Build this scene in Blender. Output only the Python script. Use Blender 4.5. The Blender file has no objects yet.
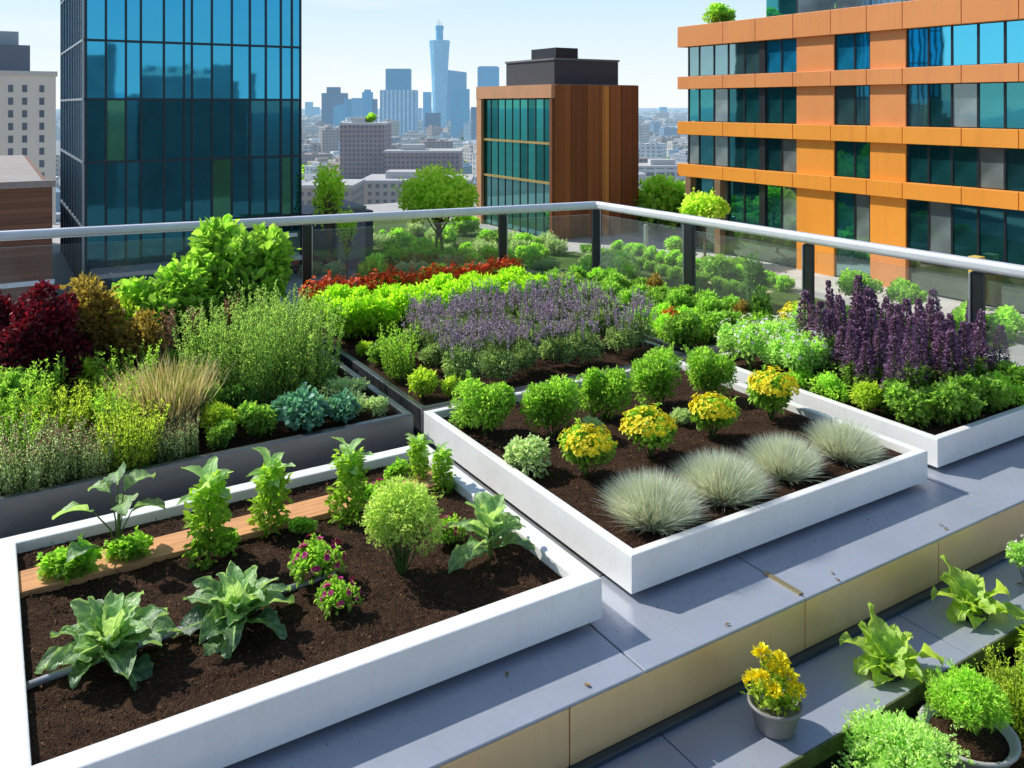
import bpy, bmesh, math, random
import numpy as np
from mathutils import Vector, noise

random.seed(7)
RNG = np.random.default_rng(11)
sc = bpy.context.scene
COL = sc.collection
R = math.radians

# ------------------------------------------------------------------ camera / grid
F, HOR, CAMZ = 855.0, 105.0, 2.0
YAW = R(31.63)
CA, SA = math.cos(YAW), math.sin(YAW)

def P(px, py, Z=0.0):
    """site point of height Z seen at photo position px,py"""
    Y = F * (CAMZ - Z) / (py - HOR)
    X = (px - 512) / F * Y
    return (CA * X + SA * Y, -SA * X + CA * Y, Z)

def at(px, Y, Z=0.0):
    X = (px - 512) / F * Y
    return (CA * X + SA * Y, -SA * X + CA * Y, Z)

def zat(py, Y):
    return CAMZ - (py - HOR) * Y / F

cam = bpy.data.cameras.new('camera')
camo = bpy.data.objects.new('camera', cam)
COL.objects.link(camo)
camo.location = (0, 0, CAMZ)
camo.rotation_euler = (R(90), 0, -YAW)
cam.sensor_width = 36
cam.lens = F / 1024 * 36
cam.shift_y = -(384 - HOR) / 1024
cam.clip_start = 0.05
cam.clip_end = 20000
sc.camera = camo

# ------------------------------------------------------------------ node helpers
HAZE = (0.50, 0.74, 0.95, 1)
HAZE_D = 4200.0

def new_mat(name):
    m = bpy.data.materials.new(name)
    m.use_nodes = True
    nt = m.node_tree
    nt.nodes.clear()
    out = nt.nodes.new('ShaderNodeOutputMaterial')
    return m, nt, out

def N(nt, typ, **kw):
    n = nt.nodes.new(typ)
    for k, v in kw.items():
        setattr(n, k, v)
    return n

def L(nt, a, b):
    nt.links.new(a, b)

def math_n(nt, op, a, b=None, clamp=False):
    n = N(nt, 'ShaderNodeMath', operation=op, use_clamp=clamp)
    for i, v in enumerate((a, b)):
        if v is None: continue
        if isinstance(v, (int, float)): n.inputs[i].default_value = v
        else: L(nt, v, n.inputs[i])
    return n.outputs[0]

def mixc(nt, fac, a, b, blend='MIX'):
    n = N(nt, 'ShaderNodeMix', data_type='RGBA', blend_type=blend)
    for sock, v in ((n.inputs[0], fac), (n.inputs[6], a), (n.inputs[7], b)):
        if isinstance(v, (int, float)): sock.default_value = v
        elif isinstance(v, tuple): sock.default_value = v if len(v) == 4 else (*v, 1)
        else: L(nt, v, sock)
    return n.outputs[2]

def noise_n(nt, scale, detail=4, rough=.55, coord='Object', stretch=None):
    tc = N(nt, 'ShaderNodeTexCoord')
    src = tc.outputs[coord]
    if stretch:
        mp = N(nt, 'ShaderNodeMapping'); mp.inputs['Scale'].default_value = stretch
        L(nt, src, mp.inputs[0]); src = mp.outputs[0]
    n = N(nt, 'ShaderNodeTexNoise')
    n.inputs['Scale'].default_value = scale
    n.inputs['Detail'].default_value = detail
    n.inputs['Roughness'].default_value = rough
    L(nt, src, n.inputs['Vector'])
    return n.outputs['Fac']

def ramp(nt, fac, stops):
    n = N(nt, 'ShaderNodeValToRGB')
    cr = n.color_ramp
    while len(cr.elements) < len(stops): cr.elements.new(.5)
    for e, (p, c) in zip(cr.elements, stops):
        e.position = p; e.color = (*c, 1) if len(c) == 3 else c
    L(nt, fac, n.inputs[0])
    return n.outputs[0]

def principled(nt, col, rough=.5, metal=0., spec=.5):
    b = N(nt, 'ShaderNodeBsdfPrincipled')
    if isinstance(col, tuple): b.inputs['Base Color'].default_value = (*col, 1) if len(col) == 3 else col
    else: L(nt, col, b.inputs['Base Color'])
    for k, v in (('Roughness', rough), ('Metallic', metal), ('Specular IOR Level', spec)):
        if isinstance(v, (int, float)): b.inputs[k].default_value = v
        else: L(nt, v, b.inputs[k])
    return b

def bump(nt, b, h, strength=.3, dist=.01):
    n = N(nt, 'ShaderNodeBump')
    n.inputs['Strength'].default_value = strength
    n.inputs['Distance'].default_value = dist
    L(nt, h, n.inputs['Height']); L(nt, n.outputs[0], b.inputs['Normal'])

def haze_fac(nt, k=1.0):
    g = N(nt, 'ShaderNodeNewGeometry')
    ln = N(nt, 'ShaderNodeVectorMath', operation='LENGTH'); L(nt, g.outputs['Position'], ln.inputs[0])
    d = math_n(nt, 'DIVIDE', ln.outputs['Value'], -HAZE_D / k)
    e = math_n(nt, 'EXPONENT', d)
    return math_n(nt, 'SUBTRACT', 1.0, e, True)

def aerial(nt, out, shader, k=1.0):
    """haze put into the material: pale blue emission that grows with distance"""
    em = N(nt, 'ShaderNodeEmission'); em.inputs[0].default_value = HAZE; em.inputs[1].default_value = .95  # emissive colour stands in for airlight
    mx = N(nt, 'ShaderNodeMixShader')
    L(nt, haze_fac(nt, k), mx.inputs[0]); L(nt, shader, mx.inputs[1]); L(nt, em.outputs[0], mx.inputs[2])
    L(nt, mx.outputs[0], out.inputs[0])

MATS = {}
def simple(name, col, rough=.5, metal=0., var=.12, scale=3., spec=.5, bumpy=0., bscale=40., stretch=None, coord='Object'):
    if name in MATS: return MATS[name]
    m, nt, out = new_mat(name)
    f = noise_n(nt, scale, 5, .6, coord, stretch)
    dk = tuple(c * (1 - var) for c in col); lt = tuple(min(1, c * (1 + var)) for c in col)
    c = ramp(nt, f, [(.3, dk), (.7, lt)])
    r2 = math_n(nt, 'ADD', math_n(nt, 'MULTIPLY', f, .18), rough - .09, True)
    b = principled(nt, c, r2, metal, spec)
    if bumpy: bump(nt, b, noise_n(nt, bscale, 4, .6, coord, stretch), bumpy, .01)
    L(nt, b.outputs[0], out.inputs[0])
    MATS[name] = m
    return m

def leaf_mat(name, dark, light, trans=.35, rough=.5, spec=.35, glow=1.7, rugged=0.):
    if name in MATS: return MATS[name]
    m, nt, out = new_mat(name)
    a = N(nt, 'ShaderNodeAttribute', attribute_name='tint')
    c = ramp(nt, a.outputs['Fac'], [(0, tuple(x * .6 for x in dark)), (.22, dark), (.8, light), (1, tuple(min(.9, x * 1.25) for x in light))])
    b = principled(nt, c, rough, 0, spec)
    if rugged: bump(nt, b, noise_n(nt, 55, 4, .65), rugged, .012)
    t = N(nt, 'ShaderNodeBsdfTranslucent')
    tc = mixc(nt, 1.0, c, (min(1.5, glow * 1.12), glow, glow * .55), 'MULTIPLY')
    L(nt, tc, t.inputs[0])
    mx = N(nt, 'ShaderNodeMixShader'); mx.inputs[0].default_value = trans
    L(nt, b.outputs[0], mx.inputs[1]); L(nt, t.outputs[0], mx.inputs[2])
    L(nt, mx.outputs[0], out.inputs[0])
    MATS[name] = m
    return m

# ------------------------------------------------------------------ object helpers
def link(o, parent=None):
    COL.objects.link(o)
    if parent is not None: o.parent = parent
    return o

def tag(o, label, cat, group=None):
    o['label'] = label; o['category'] = cat
    if group: o['group'] = group
    return o

def thing(name, label, cat, loc=(0, 0, 0), group=None, rz=0., s=1.):
    o = bpy.data.objects.new(name, None)
    o.empty_display_size = .1
    link(o); o.location = loc; o.rotation_euler = (0, 0, rz); o.scale = (s, s, s)
    return tag(o, label, cat, group)

def dup(root, loc, label, rz=0., s=1., group=None, sz=None):
    r = root.copy(); COL.objects.link(r)
    r.location = loc; r.rotation_euler = (random.gauss(0, .05), random.gauss(0, .05), rz); r.scale = (s * random.uniform(.93, 1.07), s * random.uniform(.93, 1.07), (sz or s) * random.uniform(.92, 1.08))
    r['label'] = label
    if group: r['group'] = group
    for ch in list(root.children):
        c = ch.copy(); COL.objects.link(c); c.parent = r
        for g in list(ch.children):
            d = g.copy(); COL.objects.link(d); d.parent = c
    return r

class MB:
    """collects boxes / prisms / tubes into one mesh"""
    def __init__(self): self.bm = bmesh.new()
    def box(self, x0, x1, y0, y1, z0, z1, bev=0., seg=2):
        b = bmesh.new()
        bmesh.ops.create_cube(b, size=1)
        for v in b.verts:
            v.co = Vector(((x0 + x1) / 2 + v.co.x * (x1 - x0), (y0 + y1) / 2 + v.co.y * (y1 - y0), (z0 + z1) / 2 + v.co.z * (z1 - z0)))
        if bev: bmesh.ops.bevel(b, geom=b.edges[:], offset=bev, segments=seg, affect='EDGES', profile=.5)
        self._merge(b); return self
    def _merge(self, b):
        me = bpy.data.meshes.new('t'); b.to_mesh(me); b.free(); self.bm.from_mesh(me); bpy.data.meshes.remove(me)
    def quad(self, pts):
        self.bm.faces.new([self.bm.verts.new(p) for p in pts]); return self
    def tube(self, pts, radii, n=8, cap=True):
        pts = [Vector(p) for p in pts]
        if isinstance(radii, (int, float)): radii = [radii] * len(pts)
        rings = []
        for i, p in enumerate(pts):
            d = (pts[min(i + 1, len(pts) - 1)] - pts[max(i - 1, 0)]).normalized()
            u = d.cross(Vector((0, 0, 1)) if abs(d.z) < .9 else Vector((1, 0, 0))).normalized(); w = d.cross(u)
            rings.append([self.bm.verts.new(p + (u * math.cos(t) + w * math.sin(t)) * radii[i]) for t in [2 * math.pi * k / n for k in range(n)]])
        for a, b in zip(rings, rings[1:]):
            for k in range(n): self.bm.faces.new((a[k], a[(k + 1) % n], b[(k + 1) % n], b[k]))
        if cap: self.bm.faces.new(rings[0][::-1]); self.bm.faces.new(rings[-1])
        return self
    def lathe(self, prof, n=24, c=(0, 0, 0)):
        rings = []
        for r, z in prof:
            rings.append([self.bm.verts.new((c[0] + r * math.cos(2 * math.pi * k / n), c[1] + r * math.sin(2 * math.pi * k / n), c[2] + z)) for k in range(n)])
        for a, b in zip(rings, rings[1:]):
            for k in range(n): self.bm.faces.new((a[k], a[(k + 1) % n], b[(k + 1) % n], b[k]))
        self.bm.faces.new(rings[0][::-1]); self.bm.faces.new(rings[-1])
        return self
    def build(self, name, mat, parent=None, smooth=False):
        bmesh.ops.recalc_face_normals(self.bm, faces=self.bm.faces[:])
        me = bpy.data.meshes.new(name); self.bm.to_mesh(me); self.bm.free()
        me.materials.append(mat)
        if smooth:
            me.polygons.foreach_set('use_smooth', [True] * len(me.polygons))
        return link(bpy.data.objects.new(name, me), parent)

def bx(name, mat, parent, x0, x1, y0, y1, z0, z1, bev=0.):
    return MB().box(x0, x1, y0, y1, z0, z1, bev).build(name, mat, parent)

def struct(o):
    o['kind'] = 'structure'; return o

# ------------------------------------------------------------------ foliage engine (numpy)
def unit(v):
    return v / np.maximum(np.linalg.norm(v, axis=-1, keepdims=True), 1e-9)

def rdir(n):
    return unit(RNG.normal(size=(n, 3)))

class Fol:
    def __init__(self):
        self.v, self.t, self.f = [], [], {3: [], 4: []}; self.n = 0
    def _add(self, verts, tint, faces):
        # verts (n,k,3), tint (n,k) , faces list of index tuples in template
        n, k, _ = verts.shape
        off = self.n + np.arange(n)[:, None] * k
        for size in (3, 4):
            fs = [f for f in faces if len(f) == size]
            if fs:
                arr = np.array(fs)
                self.f[size].append((off[:, None, :] + arr[None]).reshape(-1, size))
        self.v.append(verts.reshape(-1, 3)); self.t.append(tint.reshape(-1)); self.n += n * k
    def leaves(self, Pn, D, Ln, Wn, tint, up=.4, droop=.15, cup=.14, shape='oval', ref=None):
        n = len(Pn)
        D = unit(D)
        rf = unit(RNG.normal(size=(n, 3)) * (1 - up) + np.array([0, 0, 1.]) * up * 1.6) if ref is None else ref
        S = unit(np.cross(D, rf)); U = np.cross(S, D)
        Ln = np.broadcast_to(np.asarray(Ln, float), (n,)); Wn = np.broadcast_to(np.asarray(Wn, float), (n,))
        if shape == 'oval':
            tm = np.array([[0, 0, 0], [.3, -.5, cup], [.7, -.42, cup * .7], [1, 0, -droop], [.7, .42, cup * .7], [.3, .5, cup]])
            fs = [(0, 1, 2, 3), (0, 3, 4, 5)]
        elif shape == 'fold':
            tm = np.array([[0, 0, 0], [.45, -.5, cup], [1, 0, -droop], [.45, .5, cup]])
            fs = [(0, 1, 2), (0, 2, 3)]
        elif shape == 'round':
            tm = np.array([[0, -.3, 0], [.5, -.5, cup], [.95, -.3, 0], [.95, .3, 0], [.5, .5, cup], [0, .3, 0]])
            fs = [(0, 1, 4, 5), (1, 2, 3, 4)]
        v = Pn[:, None] + D[:, None] * (tm[:, 0][None, :, None] * Ln[:, None, None]) + S[:, None] * (tm[:, 1][None, :, None] * Wn[:, None, None]) + U[:, None] * (tm[:, 2][None, :, None] * Ln[:, None, None])
        t = np.repeat(np.clip(tint, 0, 1)[:, None], len(tm), 1)
        self._add(v, t, fs)
    def blades(self, Pn, D, Ln, Wn, tint, bend=.3, seg=3, tipd=None):
        n = len(Pn); D = unit(D)
        hor = D.copy(); hor[:, 2] = 0; hor = unit(hor + RNG.normal(size=(n, 3)) * .05)
        S = unit(np.cross(D, RNG.normal(size=(n, 3))))
        Ln = np.broadcast_to(np.asarray(Ln, float), (n,)); Wn = np.broadcast_to(np.asarray(Wn, float), (n,)); bend = np.broadcast_to(np.asarray(bend, float), (n,))
        vs, ts = [], []
        for i in range(seg + 1):
            s = i / seg
            c = Pn + D * (Ln * s)[:, None] + (hor * .7 + np.array([0, 0, -1.]) * .5) * (Ln * bend * s * s)[:, None]
            if i < seg:
                w = Wn * (1 - s * .6)
                vs += [c - S * w[:, None] / 2, c + S * w[:, None] / 2]; ts += [tint * (.55 + .45 * s)] * 2
            else:
                vs.append(c); ts.append(tint)
        fs = [(2 * i, 2 * i + 1, 2 * i + 3, 2 * i + 2) for i in range(seg - 1)] + [(2 * seg - 2, 2 * seg - 1, 2 * seg)]
        self._add(np.stack(vs, 1), np.clip(np.stack(ts, 1), 0, 1), fs)
        return c  # tips
    def grid(self, V, tint):
        # V (a,b,3) one smooth patch
        a, b, _ = V.shape
        fs = [(i * b + j, i * b + j + 1, (i + 1) * b + j + 1, (i + 1) * b + j) for i in range(a - 1) for j in range(b - 1)]
        self._add(V.reshape(1, -1, 3), np.clip(tint.reshape(1, -1), 0, 1), fs)
    def stem(self, pts, rad, tint=.4, k=4):
        pts = np.asarray(pts, float); m = len(pts)
        rad = np.linspace(rad, rad * .6, m) if np.isscalar(rad) else rad
        d = unit(np.gradient(pts, axis=0)); ref = np.array([.9, .3, .2]); u = unit(np.cross(d, ref)); w = np.cross(d, u)
        an = np.arange(k) * 2 * math.pi / k
        ring = pts[:, None] + (u[:, None] * np.cos(an)[None, :, None] + w[:, None] * np.sin(an)[None, :, None]) * rad[:, None, None]
        V = np.concatenate([ring, ring[:, :1]], 1)
        self.grid(V, np.full(V.shape[:2], tint))
    def build(self, name, mat, parent=None, smooth=False):
        me = bpy.data.meshes.new(name)
        v = np.concatenate(self.v); t = np.concatenate(self.t)
        fl = [(s, np.concatenate(a)) for s, a in self.f.items() if a]
        nl = sum(a.size for _, a in fl); nf = sum(len(a) for _, a in fl)
        me.vertices.add(len(v)); me.vertices.foreach_set('co', v.astype(np.float32).ravel())
        me.loops.add(nl); me.polygons.add(nf)
        li = np.concatenate([a.ravel() for _, a in fl]).astype(np.int32)
        tot = np.concatenate([np.full(len(a), s) for s, a in fl]).astype(np.int32)
        st = np.concatenate([[0], np.cumsum(tot)[:-1]]).astype(np.int32)
        me.loops.foreach_set('vertex_index', li)
        me.polygons.foreach_set('loop_start', st); me.polygons.foreach_set('loop_total', tot)
        if smooth: me.polygons.foreach_set('use_smooth', np.ones(nf, bool))
        at_ = me.attributes.new('tint', 'FLOAT', 'POINT'); at_.data.foreach_set('value', t.astype(np.float32))
        me.update(calc_edges=True); me.validate()
        me.materials.append(mat)
        return link(bpy.data.objects.new(name, me), parent)

def lumps(F_, n, rx, ry, z0, z1, Ln, Wn, k=9, lump=.45, shape='oval', up=.4, tbase=.25, droop=.15, cup=.14, hollow=.55, outw=.8):
    """leafy mass made of k leaf clusters inside an ellipsoid"""
    rz = (z1 - z0) / 2; zc = (z0 + z1) / 2; rad = np.array([rx, ry, rz])
    d = rdir(k); d[:, 2] = np.where(d[:, 2] < -.3, -d[:, 2] * .5, d[:, 2])
    C = d * rad * (1 - lump) * (.75 + .35 * RNG.random((k, 1)))
    C[0] = (0, 0, 0)
    rl = rad * lump * (.62 + .62 * RNG.random((k, 1)))
    idx = RNG.integers(0, k, n)
    dd = rdir(n); dd[:, 2] += .25; dd = unit(dd)
    rr = hollow + (1 - hollow) * RNG.random((n, 1)) ** .7
    pos = C[idx] + rl[idx] * dd * rr
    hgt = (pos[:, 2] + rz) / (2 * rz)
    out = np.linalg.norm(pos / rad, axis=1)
    tint = tbase + .4 * np.clip(hgt, 0, 1) + .2 * (out - .6) + RNG.normal(0, .13, n)  # low and inner leaves darker: self-shadowing put into the tint
    pos = pos + np.array([0, 0, zc]); keep = pos[:, 2] > z0 * .3 + .0
    D = dd * outw + RNG.normal(size=(n, 3)) * .55 + np.array([0, 0, .15])
    sc_ = .7 + .6 * RNG.random(n)
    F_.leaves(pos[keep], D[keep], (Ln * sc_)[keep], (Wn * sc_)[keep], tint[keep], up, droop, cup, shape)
    # loose shoots that break the outline
    ns = int(k * 2.2); per = max(6, int(n * .22 / ns))
    for _i in range(ns):
        j = RNG.integers(0, k); dv_ = rdir(1)[0]; dv_[2] = abs(dv_[2]) * .8 + .25; dv_ = dv_ / np.linalg.norm(dv_)
        ln_ = np.mean(rl[j]) * RNG.uniform(.9, 1.75)
        q = RNG.uniform(.35, 1.0, per)[:, None]
        ps = C[j] + np.array([0, 0, zc]) + dv_ * ln_ * q + RNG.normal(0, .06, (per, 3)) * np.mean(rl[j])
        ok = ps[:, 2] > .01
        if ok.sum() < 2: continue
        dl_ = rdir(per) * .8 + dv_ * .7
        s2 = RNG.uniform(.6, 1.1, per) * (1.1 - .4 * q[:, 0])
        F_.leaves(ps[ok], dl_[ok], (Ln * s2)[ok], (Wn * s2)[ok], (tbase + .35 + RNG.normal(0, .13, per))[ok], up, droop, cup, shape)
    return C + np.array([0, 0, zc])

def stems_to(F_, pts, base, rad, tint=.3):
    for p in pts:
        b = np.array(base) + RNG.normal(0, rad * 2, 3) * np.array([1, 1, 0])
        m = (b + p) / 2 + RNG.normal(0, .03, 3) * np.linalg.norm(p - b)
        F_.stem([b, m, p], rad, tint)

# leaf materials (albedo and glow raised to brighten backlit foliage)
LM = {
 'mid': leaf_mat('leaf mid green', (0.080, 0.167, 0.026), (0.384, 0.600, 0.108), 0.48),
 'vivid': leaf_mat('leaf vivid green', (0.099, 0.199, 0.026), (0.506, 0.751, 0.114), 0.52),
 'lime': leaf_mat('leaf lime', (0.213, 0.312, 0.025), (0.702, 0.810, 0.108), 0.52),
 'lime2': leaf_mat('leaf spring green', (0.149, 0.270, 0.027), (0.540, 0.729, 0.095), 0.52),
 'chart': leaf_mat('leaf chartreuse', (.26,.44,.018), (.58,.80,.055), 0.51),
 'deep': leaf_mat('leaf deep green', (0.030, 0.083, 0.022), (0.150, 0.285, 0.060), 0.41),
 'sage': leaf_mat('leaf sage grey', (0.195, 0.273, 0.117), (0.686, 0.772, 0.472), 0.46),
 'silver': leaf_mat('leaf silver', (.44, .54, .42), (.88, .93, .87), .35, glow=1.1),
 'blue': leaf_mat('leaf blue green', (0.039, 0.130, 0.098), (0.208, 0.442, 0.325), 0.36),
 'collard': leaf_mat('leaf collard', (0.056, 0.160, 0.072), (0.484, 0.753, 0.323), 0.48, .36, .7, 1.3, .55),
 'rosemary': leaf_mat('leaf rosemary', (0.101, 0.203, 0.041), (0.514, 0.696, 0.197), 0.48),
 'wine': leaf_mat('leaf wine red', (.035, .008, .014), (.34, .016, .045), .35, glow=1.2),
 'bronze': leaf_mat('leaf bronze', (0.095, 0.064, 0.019), (0.475, 0.317, 0.079), 0.49),
 'tan': leaf_mat('leaf straw', (.36, .28, .10), (.92, .80, .52), .35, glow=1.1),
 'yellow': leaf_mat('petal yellow', (.90, .72, .008), (.97, .93, .04), .3, glow=1.1),
 'orange': leaf_mat('petal orange red', (.66, .04, .006), (.95, .16, .016), .3, glow=1.0),
 'magenta': leaf_mat('petal magenta', (.30, .008, .11), (.72, .05, .32), .25, glow=1.0),
 'lavender': leaf_mat('petal lavender', (.30, .20, .43), (.68, .53, .82), .3, glow=1.0),
 'purple': leaf_mat('petal deep purple', (.10, .045, .11), (.50, .29, .52), .25, glow=1.0),
 'white': leaf_mat('petal white', (.55, .58, .55), (.85, .87, .85), .3, glow=1.0),
 'pinkish': leaf_mat('petal dusty pink', (.22, .10, .08), (.52, .28, .22), .3, glow=1.0),
 'pale': leaf_mat('leaf pale fresh', (0.162, 0.297, 0.068), (0.624, 0.832, 0.297), 0.48),
 'stem': leaf_mat('stem green', (.04, .08, .015), (.14, .22, .05), .1),
 'bark': leaf_mat('stem bark', (.05, .035, .02), (.16, .11, .07), 0.0),
}

PROTO = {}
def place(kind, loc, label, cat, group=None, rz=None, s=1., variants=1, name=None, sz=None):
    v = random.randrange(variants)
    if kind == 'basil': v = len(PROTO)
    key = (kind, v)
    rz = random.uniform(0, 6.28) if rz is None else rz
    if key not in PROTO:
        r = thing(name or KN.get(kind, kind), label, cat, loc, group, rz, s)
        if sz: r.scale = (s, s, sz)
        BUILD[kind](r)
        PROTO[key] = r
        return r
    return dup(PROTO[key], loc, label, rz, s, group, sz)

BUILD, KN = {}, {}
def kind(k, name):
    def deco(fn):
        BUILD[k] = fn; KN[k] = name; return fn
    return deco

def big_leaf(F_, base, az, elev, Lg, Wd, tint, curl=.9, wave=.06, na=17, nb=11):
    """broad leaf with petiole, midrib fold, arched blade and wavy margin"""
    h = np.array([math.cos(az), math.sin(az), 0]); up = np.array([0, 0, 1.]); side = np.array([-math.sin(az), math.cos(az), 0])
    V = np.zeros((na, nb, 3)); T = np.zeros((na, nb))
    ang = elev; c = np.array(base, float); ph = RNG.random() * 6.28; roll = RNG.normal(0, .25)
    for i in range(na):
        s = i / (na - 1)
        d = h * math.cos(ang) + up * math.sin(ang)
        nrm = -h * math.sin(ang) + up * math.cos(ang)
        if i: c = c + d * Lg / (na - 1)
        ang -= curl / (na - 1) * (0.4 + 1.2 * s)
        u = max(0, (s - .12) / .88)
        w = Wd * .5 * (.10 if s < .12 else (math.sin(math.pi * min(1, u ** .72)) ** .75 * (1 - .12 * u) + .04 * (1 - u)))
        if s > .15: w *= 1 + .07 * math.sin(s * 47 + ph)
        sd = side * math.cos(roll) + nrm * math.sin(roll)
        nn = nrm * math.cos(roll) - side * math.sin(roll)
        for j in range(nb):
            q = (j / (nb - 1)) * 2 - 1
            wv = wave * Lg * (math.sin(ph + s * 11 + (2 if q > 0 else 0)) + .5 * math.sin(ph * 2 + s * 26 + q * 3)) * q * q
            V[i, j] = c + sd * (w * q) + nn * (abs(q) * w * .35 + wv + .012 * Lg * math.cos(j * math.pi) * (0 < i < na - 1))
            T[i, j] = tint + .22 * (abs(q) < .1) + .20 * (math.cos(i * 1.9 - abs(q) * 4.5) > .6) - .07 + .1 * s + RNG.normal(0, .03)
    F_.grid(V, T)
    # pale midrib
    mid = V[:, nb // 2] + np.array([0, 0, .0025])
    F_.stem(mid, np.linspace(.006, .0012, na) * (Lg / .25), .95, 4)

# ---- near kitchen-garden plants
@kind('collard', 'collard_plant')
def _(r):
    f = Fol()
    n = 30
    for i in range(n):
        s = i / (n - 1)
        az = i * 2.4 + RNG.normal(0, .15)
        big_leaf(f, (.02 * math.cos(az), .02 * math.sin(az), .02 + .07 * s), az, .28 + 1.1 * s + RNG.normal(0, .1), (.25 - .10 * s) * RNG.uniform(.75, 1.12), (.125 - .05 * s) * RNG.uniform(.8, 1.15), .30 + .42 * s + RNG.normal(0, .08), curl=1.2 - .4 * s, wave=.05)
    f.build('leaf_rosette', LM['collard'], r, True)
    g = Fol(); g.stem([(0, 0, -.02), (0, 0, .05), (.003, 0, .1)], .014, .5, 6); g.build('stalk', LM['stem'], r, True)

@kind('chard', 'chard_plant')
def _(r):
    f = Fol()
    n = 17
    for i in range(n):
        s = i / (n - 1); az = i * 2.4 + RNG.normal(0, .2)
        big_leaf(f, (.015 * math.cos(az), .015 * math.sin(az), .02 + .13 * s), az, .5 + .9 * s + RNG.normal(0, .12), (.22 - .08 * s) * RNG.uniform(.8, 1.1), (.10 - .025 * s) * RNG.uniform(.85, 1.15), .42 + .3 * s + RNG.normal(0, .08), curl=1.3 - .4 * s, wave=.05)
    f.build('leaf_rosette', LM['collard'], r, True)
    g = Fol(); g.stem([(0, 0, -.02), (0, 0, .08), (.005, 0, .18)], .012, .5, 6); g.build('stalk', LM['stem'], r, True)

@kind('basil', 'climbing_herb')
def _(r):
    f = Fol(); g = Fol()
    pts = np.array([(0, 0, -.02), (.015, .01, .12), (-.01, 0, .24), (.005, .0, .33)])
    g.stem(pts, .006, .5)
    n = 560
    t = RNG.random(n); c = np.stack([np.interp(t, [0, .33, .66, 1], pts[:, i]) for i in range(3)], 1)
    d = rdir(n); d[:, 2] = d[:, 2] * .5 + .2; d = unit(d)
    rad = (.095 - .030 * t) * (.75 + .4 * np.sin(t * 17) ** 2)
    f.leaves(c + d * (rad * RNG.random(n) ** .5)[:, None], d + RNG.normal(size=(n, 3)) * .4, .038 * RNG.uniform(.6, 1.3, n), .026, .3 + .35 * t + RNG.normal(0, .12, n), .5)
    f.build('foliage', LM['lime2'], r)
    b = Fol()
    for i in range(9):
        az = i * 2.4; big_leaf(b, (.0, .0, .26 + .012 * i), az, .35 + .1 * i, RNG.uniform(.10, .16), RNG.uniform(.055, .085), .75 + RNG.normal(0, .1), 1.0, .04, 6, 5)
    b.build('top_leaf', LM['collard'], r, True)
    g.build('stem', LM['stem'], r)

@kind('bean', 'bean_plant')
def _(r):
    f = Fol(); g = Fol()
    for i, (az, z, ln, ps) in enumerate([(2.9, .24, .17, .10), (.3, .30, .17, .03), (1.3, .33, .15, .02), (-.7, .22, .16, .06), (3.6, .12, .15, .13), (-1.7, .26, .13, .04), (2.2, .3, .12, .04), (.9, .2, .13, .06)]):
        p = np.array([math.cos(az) * ps, math.sin(az) * ps, z])
        g.stem([(0, 0, -.02), p * np.array([.3, .3, .6]), p], .005, .55)
        big_leaf(f, p, az, .5, ln, ln * .72, .52 + RNG.normal(0, .12), 1.2, .04)
    f.build('leaf', LM['collard'], r, True); g.build('stem', LM['stem'], r)

@kind('lettuce', 'leafy_herb')
def _(r):
    f = Fol(); lumps(f, 900, .12, .12, 0, .15, .034, .026, 8, .5, 'oval', .6, .35)
    f.build('foliage', LM['vivid'], r)

@kind('ballbush', 'bushy_herb')
def _(r):
    f = Fol(); g = Fol()
    c = lumps(f, 7000, .185, .185, .0, .43, .019, .010, 22, .42, 'fold', .4, .42)
    stems_to(g, c, (0, 0, -.02), .004)
    f.build('foliage', LM['lime'] if False else LM['sagegreen'], r); g.build('stem', LM['stem'], r)
LM['tree'] = leaf_mat('leaf tree lime', (.30, .46, .04), (.72, .84, .15), .6)
LM['mulch'] = leaf_mat('mulch chip', (.03, .016, .010), (.16, .09, .05), 0.0, .9, .15)
LM['salad'] = leaf_mat('leaf salad green', (.20, .40, .03), (.58, .82, .16), .5, .38, .6, 1.3, .5)
LM['sagegreen'] = leaf_mat('leaf soft green', (.20, .30, .05), (.58, .68, .20), .5)

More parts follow.
